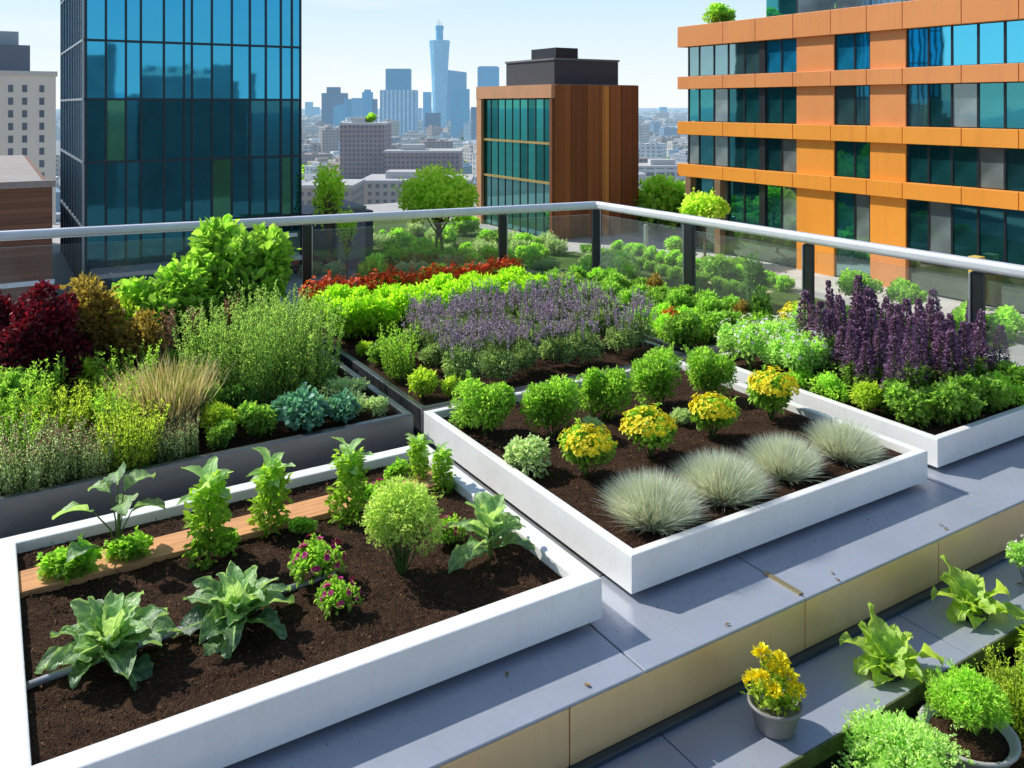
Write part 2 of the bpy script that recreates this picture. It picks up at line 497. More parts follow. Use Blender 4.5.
def flowering(r, leafm, petm, n, rx, z1, Ln, Wn, nf, fr, petals=6, k=9, ftop=.5, name='flower_head', single=False):
    f = Fol(); g = Fol(); p = Fol()
    c = lumps(f, n, rx, rx, .0, z1 * .92, Ln, Wn, k, .45, 'oval', .5, .3)
    stems_to(g, c, (0, 0, -.02), .004)
    d = rdir(nf); d[:, 2] = np.abs(d[:, 2]) * (1 - ftop) + ftop; d = unit(d)
    lump_ = (1 + .13 * np.sin(d[:, 0] * 7 + 1) * np.cos(d[:, 1] * 6)) * RNG.uniform(.86, 1.06, nf)
    pos = np.stack([d[:, 0] * rx * .97 * lump_, d[:, 1] * rx * .97 * lump_, z1 * .45 + d[:, 2] * z1 * .53 * lump_], 1)
    if single:
        for h_ in range(nf):
            ph_ = Fol(); dd_ = np.repeat(d[h_:h_ + 1], 12, 0)
            a = unit(np.cross(dd_[:1], rdir(1)))[0]; b2 = np.cross(d[h_], a); an = np.arange(12) * 2 * math.pi / 6 + (np.arange(12) > 5) * .5
            D = np.cos(an)[:, None] * a + np.sin(an)[:, None] * b2 + d[h_] * np.where(np.arange(12) > 5, .9, .3)[:, None]
            ph_.leaves(np.repeat(pos[h_:h_ + 1], 12, 0), D, fr * np.where(np.arange(12) > 5, .6, 1.0), fr * .7, RNG.uniform(.2, 1, 12), .2, .1, .1, 'oval', ref=dd_)
            ph_.build(name, petm, r)
        f.build('foliage', leafm, r); g.build('stem', LM['stem'], r); return
    for q in range(petals):
        az = q * 2 * math.pi / petals + RNG.random(nf) * .8
        a = unit(np.cross(d, rdir(nf))); b2 = np.cross(d, a)
        D = a * np.cos(az)[:, None] + b2 * np.sin(az)[:, None] + d * .45
        p.leaves(pos, D, fr * RNG.uniform(.8, 1.2, nf), fr * .75, RNG.uniform(.2, 1, nf), .2, .1, .1, 'oval', ref=d)
    f.build('foliage', leafm, r); g.build('stem', LM['stem'], r); p.build(name, petm, r)['kind'] = 'stuff'

@kind('marigold', 'marigold_plant')
def _(r): flowering(r, LM['vivid'], LM['yellow'], 1900, .155, .27, .030, .013, 380, .0135, 6, 9, .36)
@kind('pinkflower', 'pink_flower_plant')
def _(r): flowering(r, LM['vivid'], LM['magenta'], 1100, .115, .17, .026, .014, 26, .017, 6, 9, .15, single=True)
@kind('pottedyellow', 'potted_yellow_flower')
def _(r):
    pm = simple('pot grey', (.22, .21, .20), .5, 0, .1, 12)
    MB().lathe([(.062, 0), (.075, .01), (.098, .095), (.104, .097), (.104, .108), (.094, .108), (.088, .085)], 28).build('pot', pm, r, True)
    MB().lathe([(.0885, .078), (.05, .082), (.01, .083)], 24).build('soil', MATS['soil'], r, True)
    f = Fol(); g = Fol(); p = Fol()
    tips = [(-.045, .02, .27), (-.06, -.02, .2), (.05, .0, .2), (.03, .04, .23), (.07, -.03, .16), (-.02, -.05, .17), (0, .0, .22), (-.075, .03, .16)]
    for t in tips:
        t = np.array(t); g.stem([(t[0] * .2, t[1] * .2, .07), t * np.array([.7, .7, .6]) , t], .003, .5)
        n = 60; pos = t * np.array([1, 1, 0]) * RNG.uniform(.4, 1.1, (n, 1)) + RNG.normal(0, .014, (n, 3)); pos[:, 2] = RNG.uniform(.09, t[2], n)
        f.leaves(pos, rdir(n) + np.array([0, 0, .4]), .026, .012, RNG.uniform(.2, .9, n), .5)
        n = 75; d = rdir(n); d[:, 2] = abs(d[:, 2])
        p.leaves(t + d * RNG.uniform(.006, .03, (n, 1)), d, .02, .015, RNG.uniform(.2, 1, n), .3)
    f.build('foliage', LM['lime'], r); g.build('stem', LM['stem'], r); p.build('flower_head', LM['yellow'], r)

# ---- shrubs and beds
def shrub(kind_, name, mat, n, rx, z1, Ln, Wn, k, lump=.42, shape='oval', tb=.3, stemm='stem', up=.4, sr=.005):
    def fn(r):
        f = Fol(); g = Fol()
        c = lumps(f, n, rx, rx, -.25 * z1, z1, Ln, Wn, k, lump, shape, up, tb)
        stems_to(g, c, (0, 0, -.03), sr)
        f.build('foliage', LM[mat], r); g.build('stem', LM[stemm], r)
    BUILD[kind_] = fn; KN[kind_] = name

shrub('boxy', 'green_bush', 'vivid', 4600, .205, .40, .026, .013, 6, .50, 'fold', .32)
shrub('limeshrub', 'lime_shrub', 'lime', 1500, .15, .28, .036, .016, 9, .45, 'fold', .3)
shrub('hedgeplant', 'chartreuse_shrub', 'chart', 2400, .215, .39, .042, .02, 20, .42, 'oval', .35)
shrub('bigshrub', 'large_green_shrub', 'vivid', 4000, .52, .95, .085, .055, 20, .36, 'oval', .22, 'bark', .5, .012)
shrub('wineshrub', 'wine_red_shrub', 'wine', 7500, .40, 1.0, .044, .028, 34, .28, 'oval', .10, 'bark', .4, .010)
shrub('bronzeshrub', 'bronze_leaf_shrub', 'bronze', 2400, .26, .75, .045, .026, 14, .4, 'oval', .3, 'bark')
shrub('sedum', 'blue_green_sedum', 'blue', 1500, .17, .2, .034, .026, 11, .42, 'round', .35)
shrub('midshrub', 'leafy_green_plant', 'mid', 1500, .17, .3, .04, .022, 10, .45, 'oval', .3)
shrub('deepshrub', 'dark_green_plant', 'deep', 1500, .16, .3, .03, .016, 10, .45, 'oval', .4)
shrub('silvershrub', 'silver_leaf_plant', 'sage', 1500, .15, .22, .026, .014, 9, .45, 'oval', .4)
shrub('mat', 'silver_groundcover', 'sage', 1800, .28, .14, .022, .014, 16, .4, 'oval', .45)
shrub('herbmix', 'low_garden_herb', 'mid', 1600, .19, .26, .032, .019, 11, .45, 'oval', .38)
shrub('bowlfree', 'dense_green_herb', 'vivid', 4000, .18, .26, .02, .008, 14, .42, 'fold', .4)
shrub('thyme', 'fine_pale_herb', 'pale', 5200, .20, .26, .015, .009, 16, .4, 'fold', .4)
shrub('herblime', 'pale_garden_herb', 'vivid', 1600, .19, .24, .026, .015, 11, .45, 'oval', .45)

def feather(kind_, name, mat, ns, rad, h, spread, Ln, Wn, per, tip=None, tipn=0):
    def fn(r):
        f = Fol(); g = Fol(); tp = Fol()
        for i in range(ns):
            a = RNG.random() * 6.28; q = math.sqrt(RNG.random()) * rad
            b = np.array([q * math.cos(a), q * math.sin(a), -.02]); hh = h * RNG.uniform(.7, 1.08)
            out = np.array([math.cos(a), math.sin(a), 0]) * spread * (q / rad + .15) * hh + RNG.normal(0, .03, 3) * hh
            t = b + out + np.array([0, 0, hh]); m = (b + t) / 2 + np.array([0, 0, .06 * hh]) - out * .12
            g.stem([b, m, t], .0022, .5, 3)
            s = RNG.uniform(.12, 1.0, per)
            c = (1 - s[:, None]) ** 2 * b + 2 * (s * (1 - s))[:, None] * m + (s ** 2)[:, None] * t
            d = rdir(per); d[:, 2] = np.abs(d[:, 2]) * .7 + .45
            f.leaves(c, d, Ln * RNG.uniform(.6, 1.2, per) * (1.15 - .5 * s), Wn, .3 + .5 * s + RNG.normal(0, .14, per), .3, .05, .1, 'fold')
            if tip:
                s = RNG.uniform(.88, 1.05, tipn); c = b + (t - b) * s[:, None] + RNG.normal(0, .007, (tipn, 3))
                d = rdir(tipn) + np.array([0, 0, .5]); tp.leaves(c, d, .013, .009, RNG.uniform(.2, 1, tipn), .3, shape='fold')
        f.build('foliage', LM[mat], r); g.build('stem', LM['stem'], r)
        if tip: tp.build('flower_head', LM[tip], r)['kind'] = 'stuff'
    BUILD[kind_] = fn; KN[kind_] = name

feather('rosemary', 'rosemary_plant', 'rosemary', 44, .15, .66, .16, .036, .007, 62)
feather('finelime', 'fine_leaf_plant', 'lime', 150, .12, .32, .2, .026, .006, 40)
feather('finegreen', 'feathery_green_plant', 'vivid', 56, .12, .46, .18, .036, .009, 52)
feather('sagetuft', 'grey_sage_plant', 'sage', 210, .17, .30, .16, .020, .006, 30, 'pinkish', 3)

@kind('lavender', 'lavender_plant')
def _(r):
    f = Fol(); g = Fol(); p = Fol()
    lumps(f, 1300, .165, .165, 0, .27, .042, .009, 12, .45, 'fold', .3, .42)
    ns = 60
    for i in range(ns):
        a = RNG.random() * 6.28; q = math.sqrt(RNG.random())
        b = np.array([q * .09 * math.cos(a), q * .09 * math.sin(a), .1]); t = np.array([q * .155 * math.cos(a), q * .155 * math.sin(a), RNG.uniform(.36, .50) - .05 * q * q])
        g.stem([b, t], .0018, .6, 3)
        n = 12; s = RNG.uniform(.72, 1.0, n); c = b + (t - b) * s[:, None] + RNG.normal(0, .0035, (n, 3))
        d = rdir(n); d[:, 2] += .7
        p.leaves(c, d, .016, .008, RNG.uniform(.1, 1, n), .3, shape='fold')
    f.build('foliage', LM['sagelav'], r); g.build('stem', LM['stem'], r); p.build('flower_spike', LM['lavender'], r)['kind'] = 'stuff'
LM['sagelav'] = leaf_mat('leaf lavender green', (.14, .24, .07), (.46, .58, .25), .35)

@kind('purplespire', 'purple_flower_spire')
def _(r):
    f = Fol(); g = Fol(); p = Fol()
    h = .56
    g.stem([(0, 0, -.02), (.005, 0, h * .5), (0, 0, h)], .006, .3, 5)
    n = 230; d = rdir(n); z = RNG.uniform(.0, .26, n); pos = np.stack([d[:, 0] * .06, d[:, 1] * .06, z], 1) * np.stack([RNG.uniform(.3, 1, n)] * 2 + [np.ones(n)], 1)
    f.leaves(pos, d * np.array([1, 1, .4]) + np.array([0, 0, .2]), .045, .022, .2 + z * 1.6 + RNG.normal(0, .1, n), .5)
    n = 950; t = RNG.random(n) ** .95; z = .17 + t * (h - .17)
    rad = (.072 * (1 - t) ** .8 + .006) * (1 + .25 * np.sin(z * 130))
    a = RNG.random(n) * 6.28
    c = np.stack([np.cos(a) * rad * RNG.uniform(.4, 1, n), np.sin(a) * rad * RNG.uniform(.4, 1, n), z], 1)
    d = np.stack([np.cos(a), np.sin(a), RNG.uniform(-.1, .8, n)], 1)
    p.leaves(c, d, .02, .014, RNG.uniform(0, 1, n) ** 1.5 * .8 + .2 * t, .3, shape='fold')
    f.build('foliage', LM['mid'], r); g.build('stem', LM['stem'], r); p.build('flower_spike', LM['purple'], r)

@kind('phlox', 'white_flower_plant')
def _(r):
    f = Fol(); g = Fol(); p = Fol()
    c = lumps(f, 1300, .14, .14, 0, .40, .034, .013, 12, .42, 'oval', .4, .4)
    stems_to(g, c, (0, 0, -.02), .003)
    nf = 22; d = rdir(nf); d[:, 2] = abs(d[:, 2]) + .3; d = unit(d); pos = d * np.array([.14, .14, .22]) + np.array([0, 0, .2])
    for q in range(5):
        a = unit(np.cross(d, rdir(nf))); p.leaves(pos, a + d * .4, .018, .015, RNG.uniform(.3, 1, nf), .2, ref=d)
    f.build('foliage', LM['pale'], r); g.build('stem', LM['stem'], r); p.build('flower_head', LM['white'], r)['kind'] = 'stuff'

@kind('silverball', 'silver_grass_mound')
def _(r):
    f = Fol(); n = 8500
    a = RNG.random(n) * 6.28; q = np.sqrt(RNG.random(n))
    b = np.stack([np.cos(a) * q * .12, np.sin(a) * q * .12, np.zeros(n)], 1)
    el = 1.54 - .62 * q + RNG.normal(0, .24, n)
    D = np.stack([np.cos(a) * np.cos(el), np.sin(a) * np.cos(el), np.abs(np.sin(el)) + .05], 1)
    f.blades(b, D, RNG.uniform(.14, .31, n) * (1 - .22 * q), .0026, RNG.uniform(.2, .95, n), .08 + .16 * q)
    f.build('foliage', LM['silver'], r)

@kind('tangrass', 'straw_feather_grass')
def _(r):
    f = Fol(); p = Fol(); n = 1500
    a = RNG.random(n) * 6.28; q = np.sqrt(RNG.random(n))
    b = np.stack([np.cos(a) * q * .09, np.sin(a) * q * .09, np.full(n, -.02)], 1)
    el = 1.52 - .26 * q + RNG.normal(0, .06, n)
    D = np.stack([np.cos(a) * np.cos(el), np.sin(a) * np.cos(el), np.sin(el)], 1)
    tips = f.blades(b, D, RNG.uniform(.24, .52, n), .005, RNG.uniform(.2, .9, n), .12)
    f.build('foliage', LM['tangreen'], r)
    n2 = 1700; ii = RNG.integers(0, n, n2)
    p.blades(tips[ii] - np.array([0, 0, .17]), D[ii] + RNG.normal(0, .10, (n2, 3)), RNG.uniform(.12, .22, n2), .006, RNG.uniform(.5, 1, n2), .12)
    p.build('plume', LM['tan'], r)
LM['tangreen'] = leaf_mat('leaf straw green', (.12, .18, .02), (.62, .60, .20), .35)

@kind('redrow', 'orange_red_flower_plant')
def _(r): flowering(r, LM['mid'], LM['orange'], 700, .17, .44, .04, .02, 150, .026, 5, 8, .45)

@kind('pinkspike', 'pink_spike_plant')
def _(r):
    f = Fol(); p = Fol(); g = Fol()
    lumps(f, 500, .1, .1, 0, .3, .04, .016, 6, .5, 'oval', .4, .3)
    for i in range(9):
        t = np.array([RNG.normal(0, .06), RNG.normal(0, .06), RNG.uniform(.4, .55)]); g.stem([(0, 0, 0), t], .003, .4, 3)
        n = 50; s = RNG.uniform(.6, 1, n); d = rdir(n); p = Fol(); p.leaves(t * s[:, None] + d * .012, d + np.array([0, 0, .5]), .02, .012, RNG.random(n), .3, shape='fold'); p.build('flower_spike', LM['pinkish'], r)
    f.build('foliage', LM['mid'], r); g.build('stem', LM['stem'], r)

@kind('ledgelettuce', 'potted_lettuce')
def _(r):
    pm = simple('pot dark', (.03, .032, .036), .45, 0, .1, 12)
    MB().lathe([(.05, 0), (.056, .006), (.062, .026), (.064, .028), (.064, .032), (.058, .032), (.055, .024)], 24).build('pot', pm, r, True)
    MB().lathe([(.0555, .023), (.03, .026), (.01, .027)], 20).build('soil', MATS['soil'], r, True)
    f = Fol()
    for i, (az, el, ln, wd) in enumerate([(2.9, .75, .17, .09), (1.7, 1.25, .19, .08), (0.1, .35, .22, .11), (-.5, .15, .2, .1), (3.6, .45, .14, .08), (.9, 1.0, .15, .08), (-1.5, .6, .12, .08), (2.3, 1.1, .14, .07), (-2.3, .25, .12, .09), (1.2, .3, .11, .09), (.5, .8, .16, .09), (3.2, .15, .12, .09), (-.9, .4, .13, .09), (2.6, 1.3, .15, .07)]):
        big_leaf(f, (0, 0, .025), az, el, ln, wd, .6 + RNG.normal(0, .12), .9, .085, 15, 9)
    f.build('leaf', LM['salad'], r, True)

@kind('bowlplant', 'planted_bowl')
def _(r):
    pm = simple('bowl grey', (.42, .42, .40), .5, 0, .1, 8)
    MB().lathe([(.09, 0), (.13, .02), (.175, .10), (.182, .105), (.182, .115), (.168, .115), (.16, .09)], 32).build('bowl', pm, r, True)
    MB().lathe([(.161, .088), (.1, .095), (.01, .098)], 24).build('soil', MATS['soil'], r, True)
    f = Fol(); lumps(f, 6000, .165, .165, .05, .34, .020, .007, 14, .42, 'fold', .3, .4); f.build('foliage', LM['vivid'], r)

# ------------------------------------------------------------------ surface materials
def soil_material():
    m, nt, out = new_mat('soil')
    f1 = noise_n(nt, 60, 8, .7); f2 = noise_n(nt, 9, 3)
    c = ramp(nt, f1, [(.3, (.012, .006, .0035)), (.52, (.055, .028, .015)), (.72, (.17, .092, .05))])
    c = mixc(nt, .35, c, ramp(nt, f2, [(.35, (.026, .013, .008)), (.7, (.10, .052, .028))]))
    b = principled(nt, c, .95, 0, .15)
    vo = N(nt, 'ShaderNodeTexVoronoi'); vo.inputs['Scale'].default_value = 150
    tc = N(nt, 'ShaderNodeTexCoord'); L(nt, tc.outputs['Object'], vo.inputs['Vector'])
    h = math_n(nt, 'SUBTRACT', f1, vo.outputs['Distance'])
    bump(nt, b, h, .9, .012)
    L(nt, b.outputs[0], out.inputs[0]); MATS['soil'] = m
soil_material()

def coated(name, col, rough, metal, grime, spots=.5):
    m, nt, out = new_mat(name)
    big = noise_n(nt, 1.7, 6, .65); fine = noise_n(nt, 26, 6, .7); streak = noise_n(nt, 3.0, 6, .7, 'Object', (9, 9, .8))
    c = ramp(nt, big, [(.3, tuple(x * .9 for x in col)), (.7, tuple(min(.9, x * 1.07) for x in col))])
    st = ramp(nt, streak, [(.52, (0, 0, 0)), (.78, (1, 1, 1))])
    c = mixc(nt, math_n(nt, 'MULTIPLY', st, .30), c, grime)
    sp = ramp(nt, fine, [(.62, (0, 0, 0)), (.72, (1, 1, 1))])
    c = mixc(nt, math_n(nt, 'MULTIPLY', sp, .22 * spots), c, tuple(x * .6 for x in grime))
    r_ = math_n(nt, 'ADD', math_n(nt, 'MULTIPLY', fine, .30), rough - .15, True)
    b = principled(nt, c, r_, metal, .5); bump(nt, b, fine, .06, .004)
    L(nt, b.outputs[0], out.inputs[0]); MATS[name] = m
    return m
WHITE = coated('white powder coat', (.86, .84, .81), .30, 0, (.66, .62, .55), .6)
GALV = simple('brushed steel', (.17, .18, .19), .34, .8, .10, 2.2, .5, .03, 60, (1, 1, 8))
DECK = coated('deck aluminium', (.40, .43, .49), .36, .3, (.22, .23, .26), .9)
DECK2 = coated('ledge aluminium', (.40, .43, .50), .36, .3, (.22, .23, .26), .9)
BRONZE = coated('gold anodised panel', (.97, .62, .31), .36, .45, (.66, .42, .20), .5)
DARK = simple('dark metal', (.022, .025, .03), .4, .3, .1, 5)
POST = simple('post metal', (.035, .04, .042), .38, .6, .1, 6)
POSTL = simple('post light flange', (.42, .45, .48), .35, .6, .08, 6)
RAIL = simple('rail satin aluminium', (.74, .75, .78), .36, .3, .06, 4, .5, .02, 80)
CONC = simple('pale concrete', (.60, .57, .53), .8, 0, .12, .6)
CONC2 = simple('grey concrete', (.30, .30, .30), .8, 0, .15, .4)
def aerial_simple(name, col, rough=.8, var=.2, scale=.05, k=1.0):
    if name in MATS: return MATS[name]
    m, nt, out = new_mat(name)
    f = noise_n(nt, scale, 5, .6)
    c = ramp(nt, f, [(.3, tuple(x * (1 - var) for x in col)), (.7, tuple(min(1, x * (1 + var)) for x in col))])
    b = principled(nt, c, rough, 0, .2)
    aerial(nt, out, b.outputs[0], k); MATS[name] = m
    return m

def glass_railing():
    m, nt, out = new_mat('clear railing glass')
    tr = N(nt, 'ShaderNodeBsdfTransparent'); tr.inputs[0].default_value = (.95, .975, .965, 1)
    gl = N(nt, 'ShaderNodeBsdfGlossy'); gl.inputs['Roughness'].default_value = .02; gl.inputs[0].default_value = (.9, .95, .95, 1)
    fr = N(nt, 'ShaderNodeFresnel'); fr.inputs[0].default_value = 1.5
    df = N(nt, 'ShaderNodeBsdfDiffuse'); df.inputs[0].default_value = (.62, .66, .62, 1)
    f = noise_n(nt, 2.2, 4, .6)
    m1 = N(nt, 'ShaderNodeMixShader'); L(nt, math_n(nt, 'MULTIPLY', f, .09), m1.inputs[0])
    L(nt, tr.outputs[0], m1.inputs[1]); L(nt, df.outputs[0], m1.inputs[2])
    m2 = N(nt, 'ShaderNodeMixShader'); gg = N(nt, 'ShaderNodeNewGeometry'); L(nt, math_n(nt, 'MULTIPLY', fr.outputs[0], math_n(nt, 'SUBTRACT', 1.0, gg.outputs['Backfacing'])), m2.inputs[0]); L(nt, m1.outputs[0], m2.inputs[1]); L(nt, gl.outputs[0], m2.inputs[2])
    L(nt, m2.outputs[0], out.inputs[0])
    return m
GLASS = glass_railing()

def facade_glass(name, tint, dark, fac=.75, rough=.03, k=None):
    """coated curtain-wall glass: coloured mirror over a dim interior"""
    m, nt, out = new_mat(name)
    f = noise_n(nt, .35, 3, .5)
    g = N(nt, 'ShaderNodeBsdfGlossy'); g.inputs[0].default_value = (*tint, 1); g.inputs['Roughness'].default_value = rough
    wv = noise_n(nt, .6, 2, .5)
    bp = N(nt, 'ShaderNodeBump'); bp.inputs['Strength'].default_value = .02; bp.inputs['Distance'].default_value = .1
    L(nt, wv, bp.inputs['Height']); L(nt, bp.outputs[0], g.inputs['Normal'])
    d = N(nt, 'ShaderNodeBsdfDiffuse')
    c = ramp(nt, f, [(.35, tuple(x * .5 for x in dark)), (.7, tuple(x * 1.5 for x in dark))]); L(nt, c, d.inputs[0])
    mx = N(nt, 'ShaderNodeMixShader'); mx.inputs[0].default_value = fac
    L(nt, d.outputs[0], mx.inputs[1]); L(nt, g.outputs[0], mx.inputs[2])
    L(nt, mx.outputs[0], out.inputs[0])
    MATS[name] = m
    return m

# ------------------------------------------------------------------ THE ROOF
bx('roof_deck', simple('roof concrete', (.66, .59, .50), .85, 0, .10, 1.2), None, -3, 6.75, -6, 9.15, -60, -.9)  # pale warm tone set to bounce sunlight onto the bronze fascia
struct(bpy.data.objects['roof_deck'])
slab = bx('upper_roof', simple('roof membrane', (.10, .10, .105), .8, 0, .2, 2), None, -3, 6.7, 2.64, 9.1, -.88, -.215)
struct(slab)
ZD = -.20
# deck panels
dk = thing('metal_deck', 'grey aluminium deck ledge running in front of the white planter beds', 'ledge', (0, 2.56, ZD))
jx = [-1.2, .62, 2.18, 3.12, 4.72, 6.7]
for a, b in zip(jx, jx[1:]):
    bx('deck_panel', DECK, dk, a + .004, b - .004, .0, 6.2 if False else .62, -.013, 0, .003)
MB().box(3.105, 3.135, .03, .24, .0012, .006, .001).build('joint_cap', simple('brass strip', (.45, .36, .18), .4, .7), dk)
# bronze fascia
fa = thing('bronze_fascia', 'gold bronze panel cladding below the grey deck edge', 'cladding', (0, 2.56, -.445))
jb = [-1.2, .62, 1.83, 3.12, 4.13, 5.4, 6.7]
for a, b in zip(jb, jb[1:]):
    bx('panel', BRONZE, fa, a + .003, b - .003, .006, .03, .012, .226, .002)
bx('backing', DARK, fa, -1.2, 6.7, .031, .075, -.02, .228)
bx('base_channel', simple('blue grey channel', (.05, .07, .09), .35, .5), fa, -1.2, 6.7, -.028, .03, -.012, .010, .003)
# lower ledge
lg = thing('lower_ledge', 'lower grey metal ledge carrying the small pots and lettuces', 'ledge', (0, 2.18, -.46))
for a, b in zip([-1.2, .9, 2.25, 3.75, 5.2, 6.7], [.9, 2.25, 3.75, 5.2, 6.7]):
    bx('ledge_panel', DECK2, lg, a + .003, b - .003, 0, .37, -.015, .0, .003)
bx('front_lip', simple('green lit lip', (.08, .10, .03), .7, 0, .4, 14), lg, -1.2, 6.7, -.012, -.001, -.06, .004, .002)  # greenish light on the lip edge painted into its colour
bx('riser', DARK, lg, -1.2, 6.7, .0, .02, -.43, -.017)
# lower trough
tr = thing('lower_trough', 'dark trough of soil below the lower ledge', 'planter', (0, 1.2, -.9))
bx('trough_wall', DARK, tr, -1.2, 6.7, -.05, .93, .0, .20)
bx('soil', MATS['soil'], tr, -1.15, 6.65, .0, .92, .202, .24)

def soil_sheet(x0, x1, y0, y1, z, parent, amp=.014, step=.014, furrows=()):
    nx, ny = int((x1 - x0) / step), int((y1 - y0) / step)
    vs = []
    for j in range(ny + 1):
        for i in range(nx + 1):
            x, y = x0 + (x1 - x0) * i / nx, y0 + (y1 - y0) * j / ny
            h = noise.fractal(Vector((x * 4, y * 4, 0)), .8, 2.1, 5) * amp + noise.noise(Vector((x * 38, y * 38, 3))) * .0035 + max(0, noise.noise(Vector((x * 60, y * 60, 9)))) * .011
            for fy, fd, fw in furrows: h -= fd * math.exp(-((y - fy) / fw) ** 2)
            e = min(i, nx - i, j, ny - j)
            vs.append((x, y, z + h * min(1, e / 3)))
    fs = [(j * (nx + 1) + i, j * (nx + 1) + i + 1, (j + 1) * (nx + 1) + i + 1, (j + 1) * (nx + 1) + i) for j in range(ny) for i in range(nx)]
    me = bpy.data.meshes.new('soil'); me.from_pydata(vs, [], fs); me.materials.append(MATS['soil'])
    me.polygons.foreach_set('use_smooth', [True] * len(fs))
    return link(bpy.data.objects.new('soil', me), parent)

def planter(name, label, x0, x1, y0, y1, mat, rim, top=0., bottom=-.17, soil=-.05, fine=False, **kw):
    t = thing(name, label, 'planter', ((x0 + x1) / 2, y0, bottom)); ox, oy, oz = t.location
    X0, X1, Y0, Y1 = x0 - ox, x1 - ox, y0 - oy, y1 - oy; zb, zt = 0, top - bottom
    o = MB()
    # one continuous tray: outer walls with a flat rim
    prof = [(0, zb), (0, zt - .007), (.002, zt - .002), (.007, zt), (rim - .007, zt), (rim - .002, zt - .002), (rim, zt - .007), (rim, zb + .03)]
    rings = []
    for ins, z in prof:
        rings.append([o.bm.verts.new(p) for p in ((X0 + ins, Y0 + ins, z), (X1 - ins, Y0 + ins, z), (X1 - ins, Y1 - ins, z), (X0 + ins, Y1 - ins, z))])
    for a, b in zip(rings, rings[1:]):
        for k in range(4): o.bm.faces.new((a[k], a[(k + 1) % 4], b[(k + 1) % 4], b[k]))
    o.bm.faces.new(rings[0][::-1]); o.bm.faces.new(rings[-1])
    o.build('tray', mat, t)
    bx('plinth', DARK, t, X0 + .07, X1 - .07, Y0 + .07, Y1 - .07, ZD + .001 - bottom, -.002)
    if fine: soil_sheet(X0 + rim, X1 - rim, Y0 + rim, Y1 - rim, soil - bottom, t, **kw)
    if fine:
        mu = Fol(); n = 2600
        pts = np.stack([RNG.uniform(X0 + rim + .01, X1 - rim - .01, n), RNG.uniform(Y0 + rim + .01, Y1 - rim - .01, n), np.full(n, soil - bottom + .010)], 1)
        hh = np.array([noise.fractal(Vector(((p[0]) * 4, (p[1]) * 4, 0)), .8, 2.1, 5) * .014 for p in pts])
        pts[:, 2] += hh
        dd = RNG.normal(size=(n, 3)) * np.array([1, 1, .35]); mu.leaves(pts, dd, RNG.uniform(.006, .022, n), RNG.uniform(.004, .010, n), RNG.random(n), .6, 0, .2, 'fold')
        mo = mu.build('mulch', LM['mulch'], t); mo['kind'] = 'stuff'
    else: soil_sheet(X0 + rim, X1 - rim, Y0 + rim, Y1 - rim, soil - bottom, t, step=.05)
    return t

planter('planter_bed', 'front white planter bed with collards, pink flowers and a wooden board', .03, 2.22, 2.88, 4.60, WHITE, .09, fine=True, furrows=((4.0 - 2.88, .012, .05), (4.4 - 2.88, .02, .06)))
planter('planter_bed', 'white planter bed with yellow flowers and silver grass mounds', 2.44, 4.64, 2.95, 5.06, WHITE, .05, fine=True)
planter('planter_bed', 'white planter bed at the right with purple flower spires', 4.85, 6.28, 3.02, 4.98, WHITE, .05)
planter('planter_bed', 'steel planter bed at the back left packed with grasses and shrubs', .0, 2.36, 5.05, 8.45, GALV, .05, top=.0, bottom=-.2)
planter('planter_bed', 'dark steel planter bed with the lavender row and chartreuse hedge', 2.44, 4.80, 5.10, 8.15, GALV, .05)
planter('planter_bed', 'grey steel planter bed of mixed herbs beside the right railing', 4.88, 6.05, 5.18, 7.85, GALV, .05)

# gravel walk strips between the beds are the deck itself; floor between beds
struct(MB().box(-1.2, 6.7, 3.19, 9.1, -.213, -.203).build('roof_paving', simple('roof paving', (.20, .205, .21), .7, 0, .15, 3), None))

# wooden board, pipe
bd = tag(MB().box(.12, 2.10, 4.09, 4.28, -.055, -.022, .004).build('wooden_board', None or simple('cedar board', (.62, .30, .13), .7, 0, .3, 5, .3, .15, 30, (1, 14, 14)), None), 'orange brown wooden board lying across the soil of the front bed', 'board')
g = MB(); g.tube([(.12, 3.44, -.035), (.45, 3.47, -.028), (.8, 3.50, -.030), (1.05, 3.55, -.032), (1.3, 3.58, -.05)], .014, 10)
tag(g.build('irrigation_pipe', simple('pipe grey', (.30, .31, .34), .4, .3), None, True), 'grey irrigation pipe lying on soil between the two front collards', 'pipe')

# ------------------------------------------------------------------ RAILING (two runs meeting at a corner)
CR = Vector(P(597, 205, .84)); LE = Vector(P(0, 236, .84)); RE = Vector(P(1024, 272, .84))
dl = (LE - CR).normalized(); dr = (RE - CR).normalized()
LE2 = CR + dl * 7.6; RE2 = CR + dr * 6.2
rl = thing('glass_railing', 'glass balustrade with dark posts and a pale flat handrail around the roof garden', 'railing', (CR.x, CR.y, ZD))
def bar(name, a, b, w, h, mat, bev, ext0=0, ext1=0):
    d = (b - a).normalized(); a = a - d * ext0; b = b + d * ext1; ln = (b - a).length
    o = MB().box(0, ln, -w / 2, w / 2, -h / 2, h / 2, bev, 3).build(name, mat, rl, True)
    for p in o.data.polygons: p.use_smooth = False
    o.location = a - Vector(rl.location); o.rotation_euler = (0, 0, math.atan2(d.y, d.x)); return o
bar('handrail', CR, LE2, .095, .085, RAIL, .028, .035)
bar('handrail', CR, RE2, .095, .085, RAIL, .028, .0475)
def post_at(p, ang, big=1.):
    w = .043 * big
    o = MB().box(-w, w, -.02 * big, .02 * big, 0, .79 - ZD, .004).build('post', POST, rl)
    o.location = (p.x - CR.x, p.y - CR.y, 0); o.rotation_euler = (0, 0, ang)
    f = MB().box(-w - .014, -w - .001, -.03, .03, 0.02, .78 - ZD, .003).build('flange', POSTL, o)
    b = MB().box(-w - .03, w + .03, -.05, .05, -.01, .008, .003).build('foot', POST, o)
